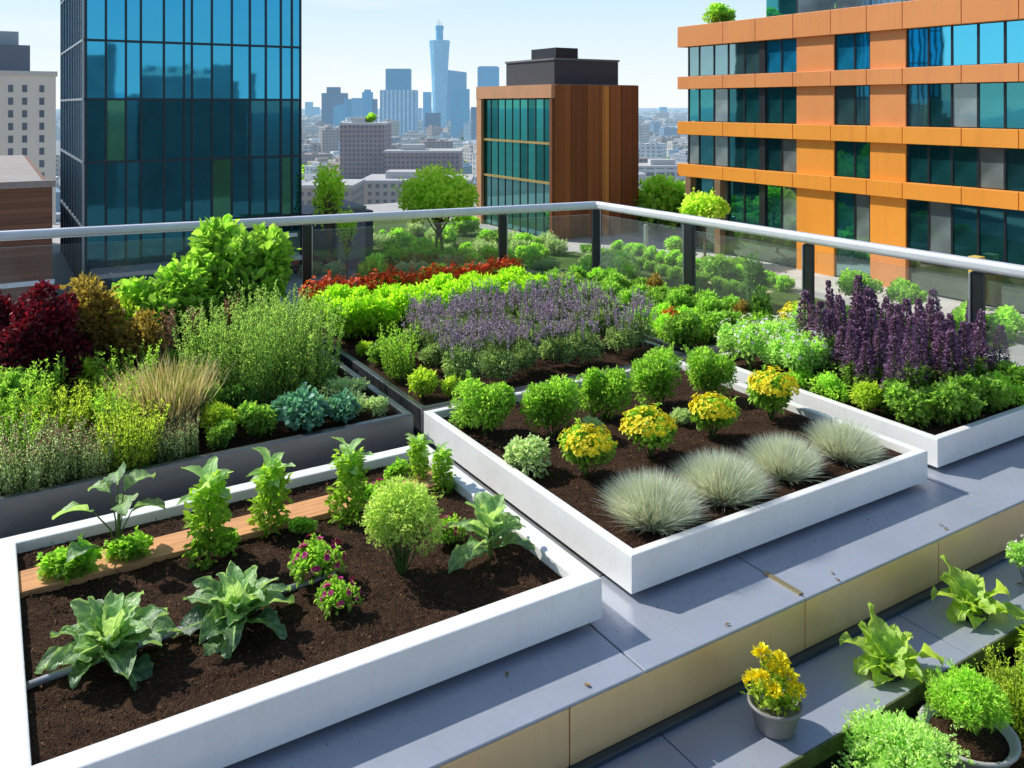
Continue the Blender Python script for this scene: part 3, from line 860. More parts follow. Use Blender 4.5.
al = math.atan2(dl.y, dl.x); ar = math.atan2(dr.y, dr.x)
lp = [0.02, 1.19, 3.32, 7.4]; rp = [1.5, 2.95, 4.42, 5.9]
for d in lp: post_at(CR + dl * d, al)
for i, d in enumerate(rp): post_at(CR + dr * d, ar, 1.35 if i == 0 else 1.0)
def pane(d, s0, s1, ang):
    o = MB().box(s0, s1, -.006, .006, .06, .735 - ZD, .002).build('glass_pane', GLASS, rl)
    o.rotation_euler = (0, 0, ang)
for ds, ang in ((lp, al), ([0.02] + rp, ar)):
    for a, b in zip(ds, ds[1:]): pane(None, a + .07, b - .07, ang)

# ------------------------------------------------------------------ PLANTS: front bed
ZS = -.05
def pp(px, py, z=ZS): return P(px, py, z)
place('collard', pp(110, 664), 'largest collard with broad blue green leaves near the front left corner', 'vegetable', rz=.4, s=1.02)
PROTO.pop(('collard', 0))
place('collard', pp(237, 628), 'collard with upright bright leaves beside the pink flowers', 'vegetable', rz=2.0, s=.95)
place('chard', pp(490, 556), 'tall dark leafy chard at the right end of the front bed', 'vegetable', rz=.7, s=1.05)
place('ballbush', pp(402, 574), 'round light green herb bush in the middle of the front bed', 'herb', s=1.0)
place('pinkflower', pp(318, 580), 'pink flower plant with magenta blooms behind the smaller pink one', 'flower', s=1.05)
place('pinkflower', pp(338, 612), 'small front pink flower plant nearest the white rim', 'flower', s=.82, rz=2.5)
place('pinkflower', pp(448, 543), 'little pink flower plant half hidden between bush and chard', 'flower', s=.7, rz=4.)
place('bean', pp(118, 560), 'bean plant with large rounded leaves at the left of the board', 'vegetable', s=1.0, rz=.2)
place('lettuce', pp(68, 582), 'low bright green herb clump at the left end of the board', 'herb', s=.95)
place('lettuce', pp(128, 563), 'low green herb clump at the foot of the bean plant', 'herb', s=.8)
place('basil', pp(209, 560), 'tallest climbing herb column standing left of the others on the board', 'herb', s=1.0)
place('basil', pp(272, 530), 'climbing herb column second from the left along the board', 'herb', s=.88)
place('lettuce', pp(302, 533), 'small herb sprout right of the second herb column', 'herb', s=.5)
place('basil', pp(350, 518), 'climbing herb column just left of the round bush', 'herb', s=.9)
place('basil', pp(418, 482), 'climbing herb column at the back right corner of the front bed', 'herb', s=.62)
place('lettuce', pp(228, 552), 'small herb sprout at the foot of the tallest column', 'herb', s=.6, rz=2.)
place('lettuce', pp(372, 505), 'small herb sprout between the third column and the round bush', 'herb', s=.7, rz=3.)
place('basil', pp(442, 492), 'short climbing herb at the right end of the board', 'herb', s=.6)
place('lettuce', pp(398, 480), 'low herb clump left of the back right column', 'herb', s=.6, rz=1.)
place('pinkflower', pp(380, 500), 'small leafy plant with few blooms behind the round bush', 'flower', s=.6)

# ------------------------------------------------------------------ PLANTS: yellow and silver bed
for (px, py, s, lb) in [(487, 436, 1.1, 'rounded green bush at the left end of the bush row'), (552, 436, 1.08, 'rounded green bush second from the left in the bush row'),
                        (606, 418, 1.05, 'rounded green bush in the middle of the bush row'), (660, 408, 1.15, 'rounded green bush behind the second yellow flower plant'), (712, 396, 1.0, 'rounded green bush at the right end of the bush row')]:
    place('boxy', pp(px, py), lb, 'bush', 'green bushes behind the yellow flowers', s=s * .98, variants=3)
place('herbmix', pp(466, 428), 'low green plant in the back left corner of the yellow flower bed', 'plant', s=.6)
for (px, py, s, lb) in [(587, 477, 1.0, 'yellow flower plant nearest the left wall of the bed'), (650, 457, 1.02, 'yellow flower plant second from the left'),
                        (712, 438, 1.0, 'yellow flower plant third from the left'), (773, 420, 1.02, 'yellow flower plant at the right end beside the purple bed')]:
    place('marigold', pp(px, py), lb, 'flower', 'yellow flowering plants in the middle bed', s=s * random.uniform(.97, 1.14), variants=4)
for (px, py, s, lb) in [(652, 521, 1.0, 'silver grass mound nearest the front left corner'), (722, 497, .97, 'silver grass mound second from the left'),
                        (783, 474, .98, 'silver grass mound third from the left'), (843, 456, 1.04, 'silver grass mound at the right end of the row')]:
    place('silverball', pp(px, py), lb, 'grass', 'silver grass mounds along the front of the middle bed', s=s * random.uniform(.84, .97), variants=4)
place('silvershrub', pp(526, 473), 'small silver green plant left of the first yellow flowers', 'plant', s=1.0)
place('silvershrub', pp(592, 438), 'tiny silver plant between the first and second green bushes', 'plant', s=.6)
place('silvershrub', pp(682, 425), 'tiny silver plant between the yellow flowers and the bush row', 'plant', s=.5)

# ------------------------------------------------------------------ PLANTS: lavender bed
for y in (5.50, 5.88, 6.26, 6.62):
    for i in range(7):
        x = 2.95 + .28 * i + random.uniform(-.05, .05)
        if y > 6.4 and i == 0: continue
        place('lavender', (x, y + random.uniform(-.05, .05), ZS), 'purple lavender plant flowering in the broad lavender block', 'flower', 'lavender plants in the back bed', s=random.uniform(.9, 1.04), variants=4)
place('limeshrub', (2.60, 5.42, ZS), 'lime shrub at the front left corner of the lavender', 'shrub', s=.8)
place('finegreen', (2.62, 5.85, ZS), 'feathery green plant at the left side of the lavender', 'plant', s=.85)
place('limeshrub', (2.78, 5.32, ZS), 'second small lime shrub before the lavender', 'shrub', s=.62, rz=1.)
place('midshrub', (2.66, 6.22, ZS), 'leafy green plant at the back left of the lavender', 'plant', s=.8)
place('limeshrub', (2.62, 6.55, ZS), 'little lime shrub left of the lavender near the hedge', 'shrub', s=.5, rz=3.)
for y in (7.12, 7.42):
    for i in range(8):
        place('hedgeplant', (2.68 + .275 * i + random.uniform(-.03, .03), y, ZS), 'chartreuse shrub in the bright clipped row behind the lavender', 'shrub', 'chartreuse shrubs behind the lavender', s=random.uniform(.97, 1.03), variants=3)
for i in range(11):
    place('redrow', (2.62 + .215 * i, 7.84 + random.uniform(-.04, .04), ZS), 'orange red flowering plant in the row behind the chartreuse hedge', 'flower', 'orange red flowers along the back railing', s=random.uniform(.92, 1.02), variants=3, sz=.93)

# ------------------------------------------------------------------ PLANTS: right bed
for i in range(5):
    for j in range(4):
        if i + j > 6: continue
        x, y = 4.99 + .2 * i, 4.82 - .21 * j
        if x > 5.55 and y < 4.7: continue
        place('phlox', (x + random.uniform(-.04, .04), y, ZS), 'pale green plant with small white flowers at the back of the right bed', 'flower', 'white flowering plants beside the purple spires', s=random.uniform(.8, .98), variants=3)
cnt = 0
for i in range(8):
    for j in range(9):
        x, y = 5.13 + .15 * i, 3.36 + .165 * j
        if (x - 5.05) * 1.0 + (4.25 - y) * .62 < .23 or y > 4.62: continue
        if y < 3.42 and x < 5.5: continue
        place('purplespire', (x + random.uniform(-.05, .05), y + random.uniform(-.06, .06), ZS), 'deep purple flower spire in the dense stand in the right bed', 'flower', 'purple flower spires in the right bed', s=random.uniform(.8, 1.16), variants=4, sz=random.uniform(.78, 1.14))
        cnt += 1
for i, (x, y, k, s) in enumerate([(4.99, 3.90, 'herblime', .8), (5.0, 3.62, 'limeshrub', .75), (5.05, 3.36, 'midshrub', .95), (5.22, 3.22, 'midshrub', 1.0), (5.45, 3.2, 'midshrub', .95), (5.68, 3.2, 'midshrub', .9), (5.9, 3.22, 'herblime', .95), (6.1, 3.22, 'midshrub', .9), (5.0, 4.15, 'herblime', .7)]):
    place(k, (x, y, ZS), ['low pale herb along the left wall below the white flowers', 'lime green plant at the left wall of the purple flower bed', 'leafy plant in the front left corner of the purple flower bed', 'leafy plant just right of the corner under the purple spires', 'leafy plant in the middle of the front wall under the spires', 'leafy plant right of the middle under the purple spires', 'pale herb near the right end under the spires', 'leafy plant at the far right end under the spires', 'small pale herb at the back left wall of the right bed'][i], 'plant', s=s)

# ------------------------------------------------------------------ PLANTS: herb bed at the right railing
for i in range(4):
    for j in range(8):
        x, y = 5.03 + .27 * i, 5.36 + .33 * j
        k = random.choice(['herbmix', 'herblime', 'herbmix', 'midshrub'])
        place(k, (x + random.uniform(-.05, .05), y + random.uniform(-.06, .06), ZS), {'herbmix': 'low mid green herb in the mixed herb bed by the right railing', 'herblime': 'low pale green herb in the mixed herb bed by the right railing', 'midshrub': 'broad leaved green herb in the mixed herb bed by the right railing'}[k], 'herb', {'herbmix': 'mid green herbs in the herb bed', 'herblime': 'pale herbs in the herb bed', 'midshrub': 'broad leaved herbs in the herb bed'}[k], s=random.uniform(.85, 1.15))
place('deepshrub', P(752, 300, .0), 'dark upright evergreen plant at the back of the herb bed', 'plant', s=1.0, sz=1.5)
place('deepshrub', (5.95, 5.35, ZS), 'dark green plant at the right corner of the herb bed', 'plant', s=.9, sz=1.4, rz=2.)
place('bronzeshrub', (5.75, 6.6, ZS), 'reddish brown leafed plant in the herb bed', 'plant', s=.5)
place('bronzeshrub', (5.8, 5.5, ZS), 'small bronze leafed plant near the railing post', 'plant', s=.42, rz=1.)
place('redrow', (5.2, 5.75, ZS), 'small rusty red flowers at the front of the herb bed', 'flower', s=.55, group='orange red accents')
place('marigold', (5.3, 7.45, ZS), 'yellow flowers at the back of the herb bed near the corner post', 'flower', s=1.0, group='yellow accents')
place('marigold', (6.0, 5.0, ZS), 'yellow flowers beside the railing post behind the white flowers', 'flower', s=1.2, group='yellow accents')

# ------------------------------------------------------------------ PLANTS: meadow bed back left
place('sagetuft', (.22, 5.26, ZS), 'grey sage clump with pinkish tips at the front left corner', 'herb', s=1.12)
place('sagetuft', (.47, 5.24, ZS), 'grey sage clump second from the left along the steel wall', 'herb', s=.8, rz=1.)
place('finelime', (.70, 5.26, ZS), 'fine lime green clump between the grey sages', 'plant', s=1.1)
place('sagetuft', (.95, 5.26, ZS), 'small grey green sage right of the lime clump', 'herb', s=.78, rz=2.)
place('limeshrub', (1.20, 5.38, ZS), 'leafy yellow green shrub in front of the straw grass', 'shrub', s=.85)
place('midshrub', (1.42, 5.34, ZS), 'mid green leafy plant left of the blue sedum', 'plant', s=.8)
place('sedum', (1.72, 5.30, ZS), 'blue green sedum under the rosemary', 'plant', s=1.15)
place('sedum', (1.98, 5.28, ZS), 'smaller blue green sedum at the right', 'plant', s=.8, rz=1.)
place('mat', (2.14, 5.75, ZS), 'silver groundcover spilling near the corner of the steel bed', 'plant', s=.8)
place('mat', (2.16, 6.35, ZS), 'silver groundcover along the right wall of the steel bed', 'plant', s=.75, rz=2.)
place('mat', (2.08, 5.42, ZS), 'silver groundcover in the front right corner of the steel bed', 'plant', s=.7, rz=3.)
place('mat', (1.9, 5.55, ZS), 'silver groundcover between the blue sedum and the rosemary', 'plant', s=.65, rz=4.)
place('deepshrub', (1.42, 5.62, ZS), 'dark green plant in the shade before the rosemary', 'plant', s=.9)
place('midshrub', (1.18, 5.62, ZS), 'leafy green plant between the straw grass and rosemary', 'plant', s=.95, rz=1.)
place('silvershrub', (2.2, 5.3, ZS), 'small silver plant at the very corner of the steel bed', 'plant', s=.6, rz=1.)
place('midshrub', (1.2, 5.24, ZS), 'low leafy plant at the steel wall below the yellow green shrub', 'plant', s=.55, rz=2.)
place('silvershrub', (2.18, 6.75, ZS), 'silver plant behind the groundcover by the hedge', 'plant', s=1.0)
place('finelime', (.36, 5.72, ZS), 'bright chartreuse fine tuft left of the straw grass', 'plant', s=1.15, rz=1.)
place('finelime', (.62, 5.95, ZS), 'lime tuft behind the chartreuse one', 'plant', s=1.05, rz=2.)
place('tangrass', (.97, 5.68, ZS), 'straw coloured feather grass clump', 'grass', s=1.0)
place('finegreen', (.13, 5.75, ZS), 'feathery green plant at the left edge', 'plant', s=1.0, rz=2.)
place('finegreen', (.66, 5.62, ZS), 'feathery green plant between lime tuft and straw grass', 'plant', s=.8, rz=3.)
place('finegreen', (.3, 6.15, ZS), 'feathery green plant before the wine red shrub', 'plant', s=1.0, rz=4.)
place('finegreen', (.82, 6.2, ZS), 'feathery green plant behind the straw grass', 'plant', s=1.0, rz=5.)
place('finegreen', (.12, 5.45, ZS), 'feathery green plant in the left corner behind the sage', 'plant', s=.7, rz=5.)
for i, (x, y) in enumerate([(1.25, 5.9), (1.48, 5.8), (1.70, 5.82), (1.92, 5.86), (2.06, 6.02), (1.36, 6.15), (1.6, 6.12), (1.84, 6.15), (1.5, 6.42), (1.76, 6.42), (2.0, 6.36)]):
    place('rosemary', (x, y, ZS), 'tall feathery rosemary in the dense green stand behind the blue sedum', 'herb', 'rosemary stand in the steel bed', s=random.uniform(.9, 1.08), variants=3)
place('wineshrub', (.30, 6.55, ZS), 'dark wine red shrub at the left under the handrail', 'shrub', s=.86)
place('wineshrub', (.02, 7.1, ZS), 'second wine red shrub at the very left edge', 'shrub', s=.8, rz=2.)
place('limeshrub', (.52, 6.45, ZS), 'yellow green shrub pushing into the wine red shrub', 'shrub', s=1.5, rz=2.)
place('midshrub', (.1, 6.2, ZS), 'leafy green plant below the wine red shrub at the left edge', 'plant', s=1.3, rz=2.)
place('bronzeshrub', (.66, 6.75, ZS), 'yellow bronze leafed shrub right of the wine red shrub', 'shrub', s=1.12)
place('bronzeshrub', (.92, 6.55, ZS), 'smaller bronze leafed shrub before the large green shrub', 'shrub', s=.8, rz=2.)
place('limeshrub', (.85, 6.95, ZS), 'yellow green shrub between bronze and large green shrubs', 'shrub', s=1.7, sz=2.2)
place('bigshrub', (1.22, 7.15, ZS), 'large green shrub with broad leaves left of its taller twin', 'shrub', s=.86)
place('bigshrub', (1.80, 7.35, ZS), 'taller large green shrub touching the handrail', 'shrub', s=1.0, rz=2., sz=1.12)
for i, (x, y) in enumerate([(1.3, 6.5), (1.12, 6.32), (1.55, 6.65)]):
    place('pinkspike', (x, y, ZS), 'plant with dusty pink flower spikes ' + ['behind the rosemary', 'left of the rosemary stand', 'before the large green shrub'][i], 'flower', s=1.1)
place('limeshrub', (2.15, 7.6, ZS), 'lime shrub behind the steel bed near the red flowers', 'shrub', s=1.2, sz=1.3, rz=1.)
place('silvershrub', (2.1, 7.05, ZS), 'silver leafed shrub left of the chartreuse hedge', 'shrub', s=1.15, sz=1.5, rz=1.)
place('limeshrub', (1.9, 7.9, ZS), 'lime shrub by the railing behind the large green shrub', 'shrub', s=1.3, rz=4.)

# ------------------------------------------------------------------ PLANTS: lower ledge and trough
place('pottedyellow', P(775, 728, -.46), 'grey pot of yellow flowers standing on the lower ledge', 'potted plant', rz=-.55, s=1.02)
place('ledgelettuce', P(886, 672, -.46), 'bright lettuce in a dark pot nearer the yellow pot', 'potted plant', rz=-.55, s=1.25)
place('ledgelettuce', P(972, 616, -.46), 'bright lettuce in a dark pot farther along the lower ledge', 'potted plant', rz=-.25, s=1.25)
ZT = -.66
place('bowlplant', (3.34, 1.95, ZT + .05), 'grey bowl overflowing with a dense green herb', 'potted plant', s=1.0)
place('thyme', (2.93, 1.96, ZT + .02), 'pale green herb at the bottom edge beside the bowl', 'herb', s=1.25, group='pale herbs in the trough')
place('thyme', (2.68, 1.9, ZT), 'silver green herb left of the pale herb in the trough', 'herb', s=1.0)
place('finelime', (3.75, 1.98, ZT), 'yellow green fine plant at the right of the bowl', 'herb', s=.9)
place('limeshrub', (4.12, 2.02, ZT), 'yellow green leafy shrub behind the bowl at the right edge', 'herb', s=1.1, rz=3.)
place('bowlfree', (3.9, 1.75, ZT), 'mid green plant at the right edge of the trough', 'herb', s=1.0, rz=2.)
place('thyme', (4.42, 2.05, ZT), 'pale herb at the right end of the trough', 'herb', s=1.2, rz=2., group='pale herbs in the trough')
place('phlox', (4.56, 2.36, -.46), 'white flowering bush at the right end of the lower ledge', 'flower', s=.62)
for i, (x, y, k, s_) in enumerate([(3.62, 1.6, 'thyme', .9), (3.95, 2.0, 'bowlfree', .8), (4.3, 1.85, 'limeshrub', 1.1), (4.65, 2.0, 'thyme', 1.0), (2.85, 1.68, 'bowlfree', .8), (4.1, 1.7, 'thyme', .9), (2.5, 1.7, 'thyme', 1.0), (3.78, 1.78, 'limeshrub', 1.0), (4.5, 1.75, 'bowlfree', 1.0), (3.2, 2.06, 'limeshrub', .5)]):
    place(k, (x, y, ZT), ['pale herb in front of the bowl in the trough', 'small dense green herb behind the yellow green plants', 'lime leafed plant near the right end of the trough', 'pale herb at the far right end of the trough', 'dense green herb at the bottom edge left of the bowl', 'pale herb between the lime plants at the right', 'pale herb at the bottom left of the trough', 'lime leafed plant just right of the bowl', 'dense green herb at the right end of the trough', 'tiny lime plant between pale herb and bowl'][i], 'herb', s=s_)
for i, (x, y, a) in enumerate([(3.62, 2.06, .3), (3.08, 2.02, -.4)]):
    o = MB().box(-.12, .12, -.07, .07, 0, .03, .008).build('stone_slab', simple('slab stone', (.33, .34, .36), .8, 0, .2, 9), None)
    o.location = (x, y, ZT); o.rotation_euler = (0, 0, a)
    tag(o, ['flat grey stone slab behind the bowl', 'flat grey stone slab left of the bowl'][i], 'stone')

lf0 = None
for i in range(18):
    x, y = random.uniform(.6, 6.0), random.choice([random.uniform(2.58, 2.86), random.uniform(2.58, 2.72)])
    z = -.197
    if i % 4 == 0: y = random.uniform(2.2, 2.46); z = -.457
    if lf0 is None:
        f = Fol(); big_leaf(f, (0, 0, .002), 0, .12, .030, .014, .5, .5, .05, 7, 5); lf0 = f.build('fallen_leaf', leaf_mat('dry leaf', (.10, .05, .015), (.36, .22, .07), .1), None); o = lf0
    else:
        o = lf0.copy(); COL.objects.link(o)
    o.location = (x, y, z); o.rotation_euler = (0, 0, random.uniform(0, 6.28)); k_ = random.uniform(.5, 1.1); o.scale = (k_, k_, k_)
    tag(o, 'small dry fallen leaf on the grey metal ledges', 'leaf', 'dry leaves on the ledges')
cr = Fol(); n = 320
yc = 2.875 - np.abs(RNG.normal(0, .05, n)); xc = RNG.uniform(.1, 6, n)
cr.leaves(np.stack([xc, np.maximum(yc, 2.58), np.full(n, -.1985)], 1), RNG.normal(size=(n, 3)) * np.array([1, 1, .1]), RNG.uniform(.002, .007, n), .004, RNG.random(n), .8, 0, .3, 'fold')
cro = cr.build('soil_crumbs', LM['mulch'], None); cro['kind'] = 'stuff'; tag(cro, 'crumbs of brown soil scattered on the grey deck before the beds', 'soil')

# ------------------------------------------------------------------ PODIUM TERRACE, 9 m below
ZP = -9.4
pod = struct(MB().box(-40, 95, 9.2, 92, -60, ZP).build('podium', simple('podium paving', (.42, .41, .39), .85, 0, .12, .5), None))
def sheet(name, mat, x0, x1, y0, y1, dz):
    return struct(MB().quad([(x0, y0, ZP + dz), (x1, y0, ZP + dz), (x1, y1, ZP + dz), (x0, y1, ZP + dz)]).build(name, mat, None))
def grass_mat():
    m, nt, out = new_mat('lawn')
    f = noise_n(nt, .5, 8, .7); g = noise_n(nt, 9, 4, .7)
    c = ramp(nt, f, [(.3, (.045, .09, .02)), (.6, (.12, .19, .04)), (.8, (.22, .27, .09))])
    b = principled(nt, c, .9, 0, .2); bump(nt, b, g, 1.0, .12); L(nt, b.outputs[0], out.inputs[0]); return m
sheet('lawn', grass_mat(), 22.5, 39.0, 22, 82, .004)
sheet('lawn', bpy.data.materials['lawn'], 39.01, 41.8, 22, 53, .004)
sheet('pavement', CONC, 43.2, 48, 12, 58.5, .004)
sheet('path', CONC, 35.5, 43.2, 54.2, 58.4, .008)
sheet('gravel_strip', simple('gravel', (.46, .38, .27), .9, 0, .35, 14), 39.3, 41.0, 36, 52, .010)
sheet('gravel_strip', simple('gravel', (.46, .38, .27), .9, 0, .35, 14), 30, 32.2, 38, 50, .010)

# trees and podium shrubs
def treebuild(rx, z0, z1, n, lf, k, mat, trunk_r, lean=0., stems=1):
    def fn(r):
        f = Fol(); g = Fol()
        c = lumps(f, n, rx, rx, z0, z1, lf, lf * .7, k, .36, 'oval', .4, .3, hollow=.45)
        for s_ in range(stems):
            ox = (s_ - (stems - 1) / 2) * .55
            g.stem([(ox, 0, -.1), (ox * .9, .05, z0 * .6), (ox * .5, 0, z0 + .3), (0, 0, (z0 + z1) / 2)], trunk_r, .5, 8)
        for p in c[1:]:
            b = np.array([0, 0, z0 + .2 + RNG.random() * (z1 - z0) * .3]); g.stem([b, (b + p) / 2 + RNG.normal(0, .1, 3), p], trunk_r * .35, .45, 5)
        f.build('crown', LM[mat], r); g.build('trunk', LM['bark'], r, True)
    return fn
BUILD['roundtree'] = treebuild(3.1, 1.9, 7.3, 7000, .28, 50, 'tree', .13, 0, 2); KN['roundtree'] = 'round_crown_tree'
BUILD['slimtree'] = treebuild(1.15, 1.6, 8.1, 1500, .24, 34, 'tree', .13); KN['slimtree'] = 'slender_tree'
BUILD['plazatree'] = treebuild(2.1, 2.4, 5.4, 3000, .26, 24, 'tree', .12); KN['plazatree'] = 'plaza_tree'
BUILD['topiary'] = treebuild(1.12, 1.0, 2.9, 3000, .14, 20, 'vivid', .09); KN['topiary'] = 'topiary_tree'
shrub('podshrub', 'terrace_shrub', 'mid', 1500, .9, 1.3, .2, .13, 12, .42, 'oval', .35, 'bark', .5, .02)
shrub('podlime', 'terrace_shrub', 'vivid', 1500, .9, 1.2, .2, .13, 12, .42, 'oval', .35, 'bark', .5, .02)
shrub('podgrey', 'grey_green_shrub', 'sage', 1300, .9, 1.0, .17, .07, 12, .42, 'fold', .3, 'bark', .5, .02)
place('roundtree', at(439, 60, ZP), 'round crowned lime green tree with twin trunks behind the railing', 'tree', s=1.0, rz=-.55)
place('slimtree', at(329, 57, ZP), 'slender lime green tree beside the dark glass tower', 'tree', s=1.0)
place('slimtree', at(347, 56, ZP), 'small side tree right of the slender tree', 'tree', s=.62, rz=2.)
place('podlime', at(655, 78, ZP), 'large bright shrub between the brown block and the orange building', 'shrub', s=2.9, sz=3.7)
place('podlime', at(678, 80, ZP), 'large bright shrub at the end of the orange building', 'shrub', s=2.4, sz=3.2)
place('plazatree', at(705, 62, ZP), 'lime tree before the end of the orange building', 'tree', s=.93, rz=2.)
place('topiary', at(860, 43.5, ZP), 'clipped ball tree left of its neighbour before the orange building', 'tree', s=1.05)
place('topiary', at(909, 42.5, ZP), 'clipped ball tree right of its neighbour before the orange building', 'tree', s=1.0, rz=2.)
for i, (px, Y, k, s) in enumerate([(845, 42.5, 'podlime', 1.0), (885, 42, 'podlime', .9), (925, 41.5, 'podlime', 1.05), (968, 42.5, 'podlime', 1.2), (1005, 42, 'podlime', 1.15), (676, 66, 'podlime', 1.0), (718, 56, 'podshrub', 1.3), (737, 57, 'podshrub', 1.1)]):
    place(k, at(px, Y, ZP), ['shrub under the left clipped tree', 'shrub between the clipped ball trees', 'shrub under the right clipped tree', 'shrub right of the yellow pillar', 'far right shrub before the orange building', 'lime shrub on the pale plaza by the brown pillar', 'green shrub behind the thick railing post', 'green shrub right of the thick railing post'][i], 'shrub', s=s)
for i in range(96):
    x = random.uniform(22.8, 37.6); y = random.uniform(42, 70)
    if y > 58 and x > 36: continue
    if 29.6 < x < 32.6 and y < 51: x += 3.2
    k = random.choice(['podshrub', 'podlime', 'podgrey', 'podgrey'])
    place(k, (x, y, ZP), {'podshrub': 'mid green shrub in the terrace garden below the railing', 'podlime': 'bright green shrub in the terrace garden below the railing', 'podgrey': 'grey green shrub in the terrace garden below the railing'}[k], 'shrub', 'shrubs in the terrace garden', s=random.uniform(.55, 1.5))
for x in (38.7, 41.9):
    for j in range(14):
        place('podlime' if x > 40 else 'podshrub', (x, 36 + j * 1.25, ZP), 'hedge shrub in the row beside the gravel strip ' + ('next to the pavement' if x > 40 else 'next to the lawn'), 'shrub', 'hedge rows beside the gravel strip', s=random.uniform(.62, .75))
place('podgrey', at(335, 56.5, ZP), 'grey shrub at the foot of the slender tree', 'shrub', s=1.1)
place('podgrey', at(312, 57, ZP), 'grey shrub left of the slender tree', 'shrub', s=1.0)
place('podlime', at(372, 55, ZP), 'bright shrub before the grey block', 'shrub', s=1.3)

# ------------------------------------------------------------------ GLASS TOWER (left)
tw_dark = simple('tower frame', (.012, .03, .045), .35, .4, .1, .5)
tg_hi = facade_glass('tower glass high', (.05, .37, .60), (.005, .05, .09), .9)
tg_lo = facade_glass('tower glass low', (.035, .18, .25), (.004, .030, .045), .6)  # darker tint paints in the dim reflection of the lower rows
tg_gr = facade_glass('tower glass green', (.06, .22, .17), (.04, .11, .03), .5)
tg_side = facade_glass('tower glass side', (.10, .34, .50), (.005, .03, .05), .75)
T0 = (5.0, 56.87); TX1 = 18.2
tw = thing('glass_tower', 'tall dark blue glass office tower at the left', 'building', (T0[0], T0[1], ZP))
def txp(px):  # along the front plane
    r = (px - 512) / F; y = T0[1]
    return (r * CA * y + SA * y) / (CA - r * SA) - T0[0]
ztop = 26 - ZP
bx('core', tw_dark, tw, .12, TX1 - T0[0] - .05, .12, 18, 0, ztop)
zl = [z - ZP for z in (-9.4, -5.4, -1.45, 2.35, 5.9, 9.8, 13.7, 17.6, 21.5, 25.9)]
cols = [txp(p) for p in (86, 106, 126, 141, 164, 184, 192, 212, 232, 250, 266, 281, 292, 300.5)]
for z in zl: bx('floor_band', tw_dark, tw, -.02, TX1 - T0[0], -.06, .11, z - .07, z + .07)
for x in cols: bx('mullion', tw_dark, tw, x - .06, x + .06, -.05, .115, 0, ztop - .1)
random.seed(3)
for k in range(len(zl) - 1):
    for i in range(len(cols) - 1):
        mat = tg_hi if k >= 3 else (tg_gr if (i, k) in ((1, 2), (11, 1), (7, 1)) else tg_lo)
        if k >= 6 and i > 0:
            continue
        xa, xb = cols[i] + .062, (cols[i + 1] if k < 6 else cols[-1]) - .062; za, zb = zl[k] + .072, (zl[k + 1] if k < 6 else ztop - .2) - .072
        o = MB().box(-(xb - xa) / 2, (xb - xa) / 2, -.012, .012, -(zb - za) / 2, (zb - za) / 2).build('glass_pane', mat, tw)
        o.location = ((xa + xb) / 2, .06, (za + zb) / 2); o.rotation_euler = (random.gauss(0, .004), 0, random.gauss(0, .004))
        if k >= 6: break
    if k >= 6: break
# side face (to the left)
ys = [0.1, 1.5, 3.0, 4.6, 6.4, 8.4, 10.6, 13, 15.5, 18]
smm = simple('side mullion', (.25, .30, .34), .4, .5)
for y in ys: bx('side_mullion', smm, tw, -.05, .115, y - .05, y + .05, 0, ztop - .1)
for z in zl: bx('side_band', smm, tw, -.06, .11, .1, 18, z - .07, z + .07)
for j in range(len(ys) - 1):
    bx('side_glazing', tg_side, tw, .04, .07, ys[j] + .052, ys[j + 1] - .052, .1, ztop - .2)
bx('corner_post', simple('tower corner', (.30, .36, .40), .35, .6), tw, -.09, .0, -.09, .0, 0, ztop)
bx('base_canopy', simple('canopy pale', (.42, .42, .43), .6), tw, .3, 12.6, -2.4, -.07, 1.35, 1.6)
bx('base_wall', simple('navy wall', (.025, .045, .075), .5), tw, 13.3, 15.6, -.02, 6, 0, 3.9)
bx('canopy_light', simple('white strip', (.8, .82, .84), .4), tw, 9.6, 12.9, -.30, -.08, 2.55, 2.8)

gb = thing('service_block', 'plain grey service block beside the slender tree', 'building', (20.6, 56.2, ZP))
bx('wall', simple('render grey', (.20, .20, .23), .8, 0, .06, .6), gb, 0, 2.0, 0, 5, 0, 4.2)
bx('coping', CONC2, gb, -.06, 2.06, -.06, 5.06, 4.2, 4.35)
bx('side_wing', simple('navy wall', (.03, .05, .085), .5), gb, -2.2, -.01, .5, 5, 0, 4.0)
bx('side_wing', simple('navy wall', (.03, .05, .085), .5), gb, 2.01, 2.9, .8, 5, 0, 3.9)

# ------------------------------------------------------------------ BROWN FLAT-ROOFED BUILDING (far left)
bb = thing('brown_building', 'low brown clad building with flat grey roof at the left edge', 'building', (-16, 51, ZP))
def plank_mat(name, a, b, sx, sz, vert=False, rough=.65, warm=None):
    m, nt, out = new_mat(name)
    g = N(nt, 'ShaderNodeNewGeometry'); sp = N(nt, 'ShaderNodeSeparateXYZ'); L(nt, g.outputs['Position'], sp.inputs[0])
    u = math_n(nt, 'ADD', sp.outputs[0], sp.outputs[1]) if vert else sp.outputs[2]
    q = math_n(nt, 'DIVIDE', u, sx); fl = math_n(nt, 'FLOOR', q); frc = math_n(nt, 'FRACT', q)
    wn = N(nt, 'ShaderNodeTexWhiteNoise', noise_dimensions='1D'); L(nt, fl, wn.inputs['W'])
    f = noise_n(nt, 1.2, 6, .65, 'Object', (6, 6, .6) if vert else (.6, .6, 8))
    t = math_n(nt, 'ADD', math_n(nt, 'MULTIPLY', wn.outputs['Value'], .5), math_n(nt, 'MULTIPLY', f, .6))
    c = ramp(nt, t, [(.15, a), (.85, b)])
    c = mixc(nt, math_n(nt, 'LESS_THAN', frc, .05), c, tuple(x * .3 for x in a))
    p = principled(nt, c, rough, 0, .35); L(nt, p.outputs[0], out.inputs[0]); MATS[name] = m
    return m
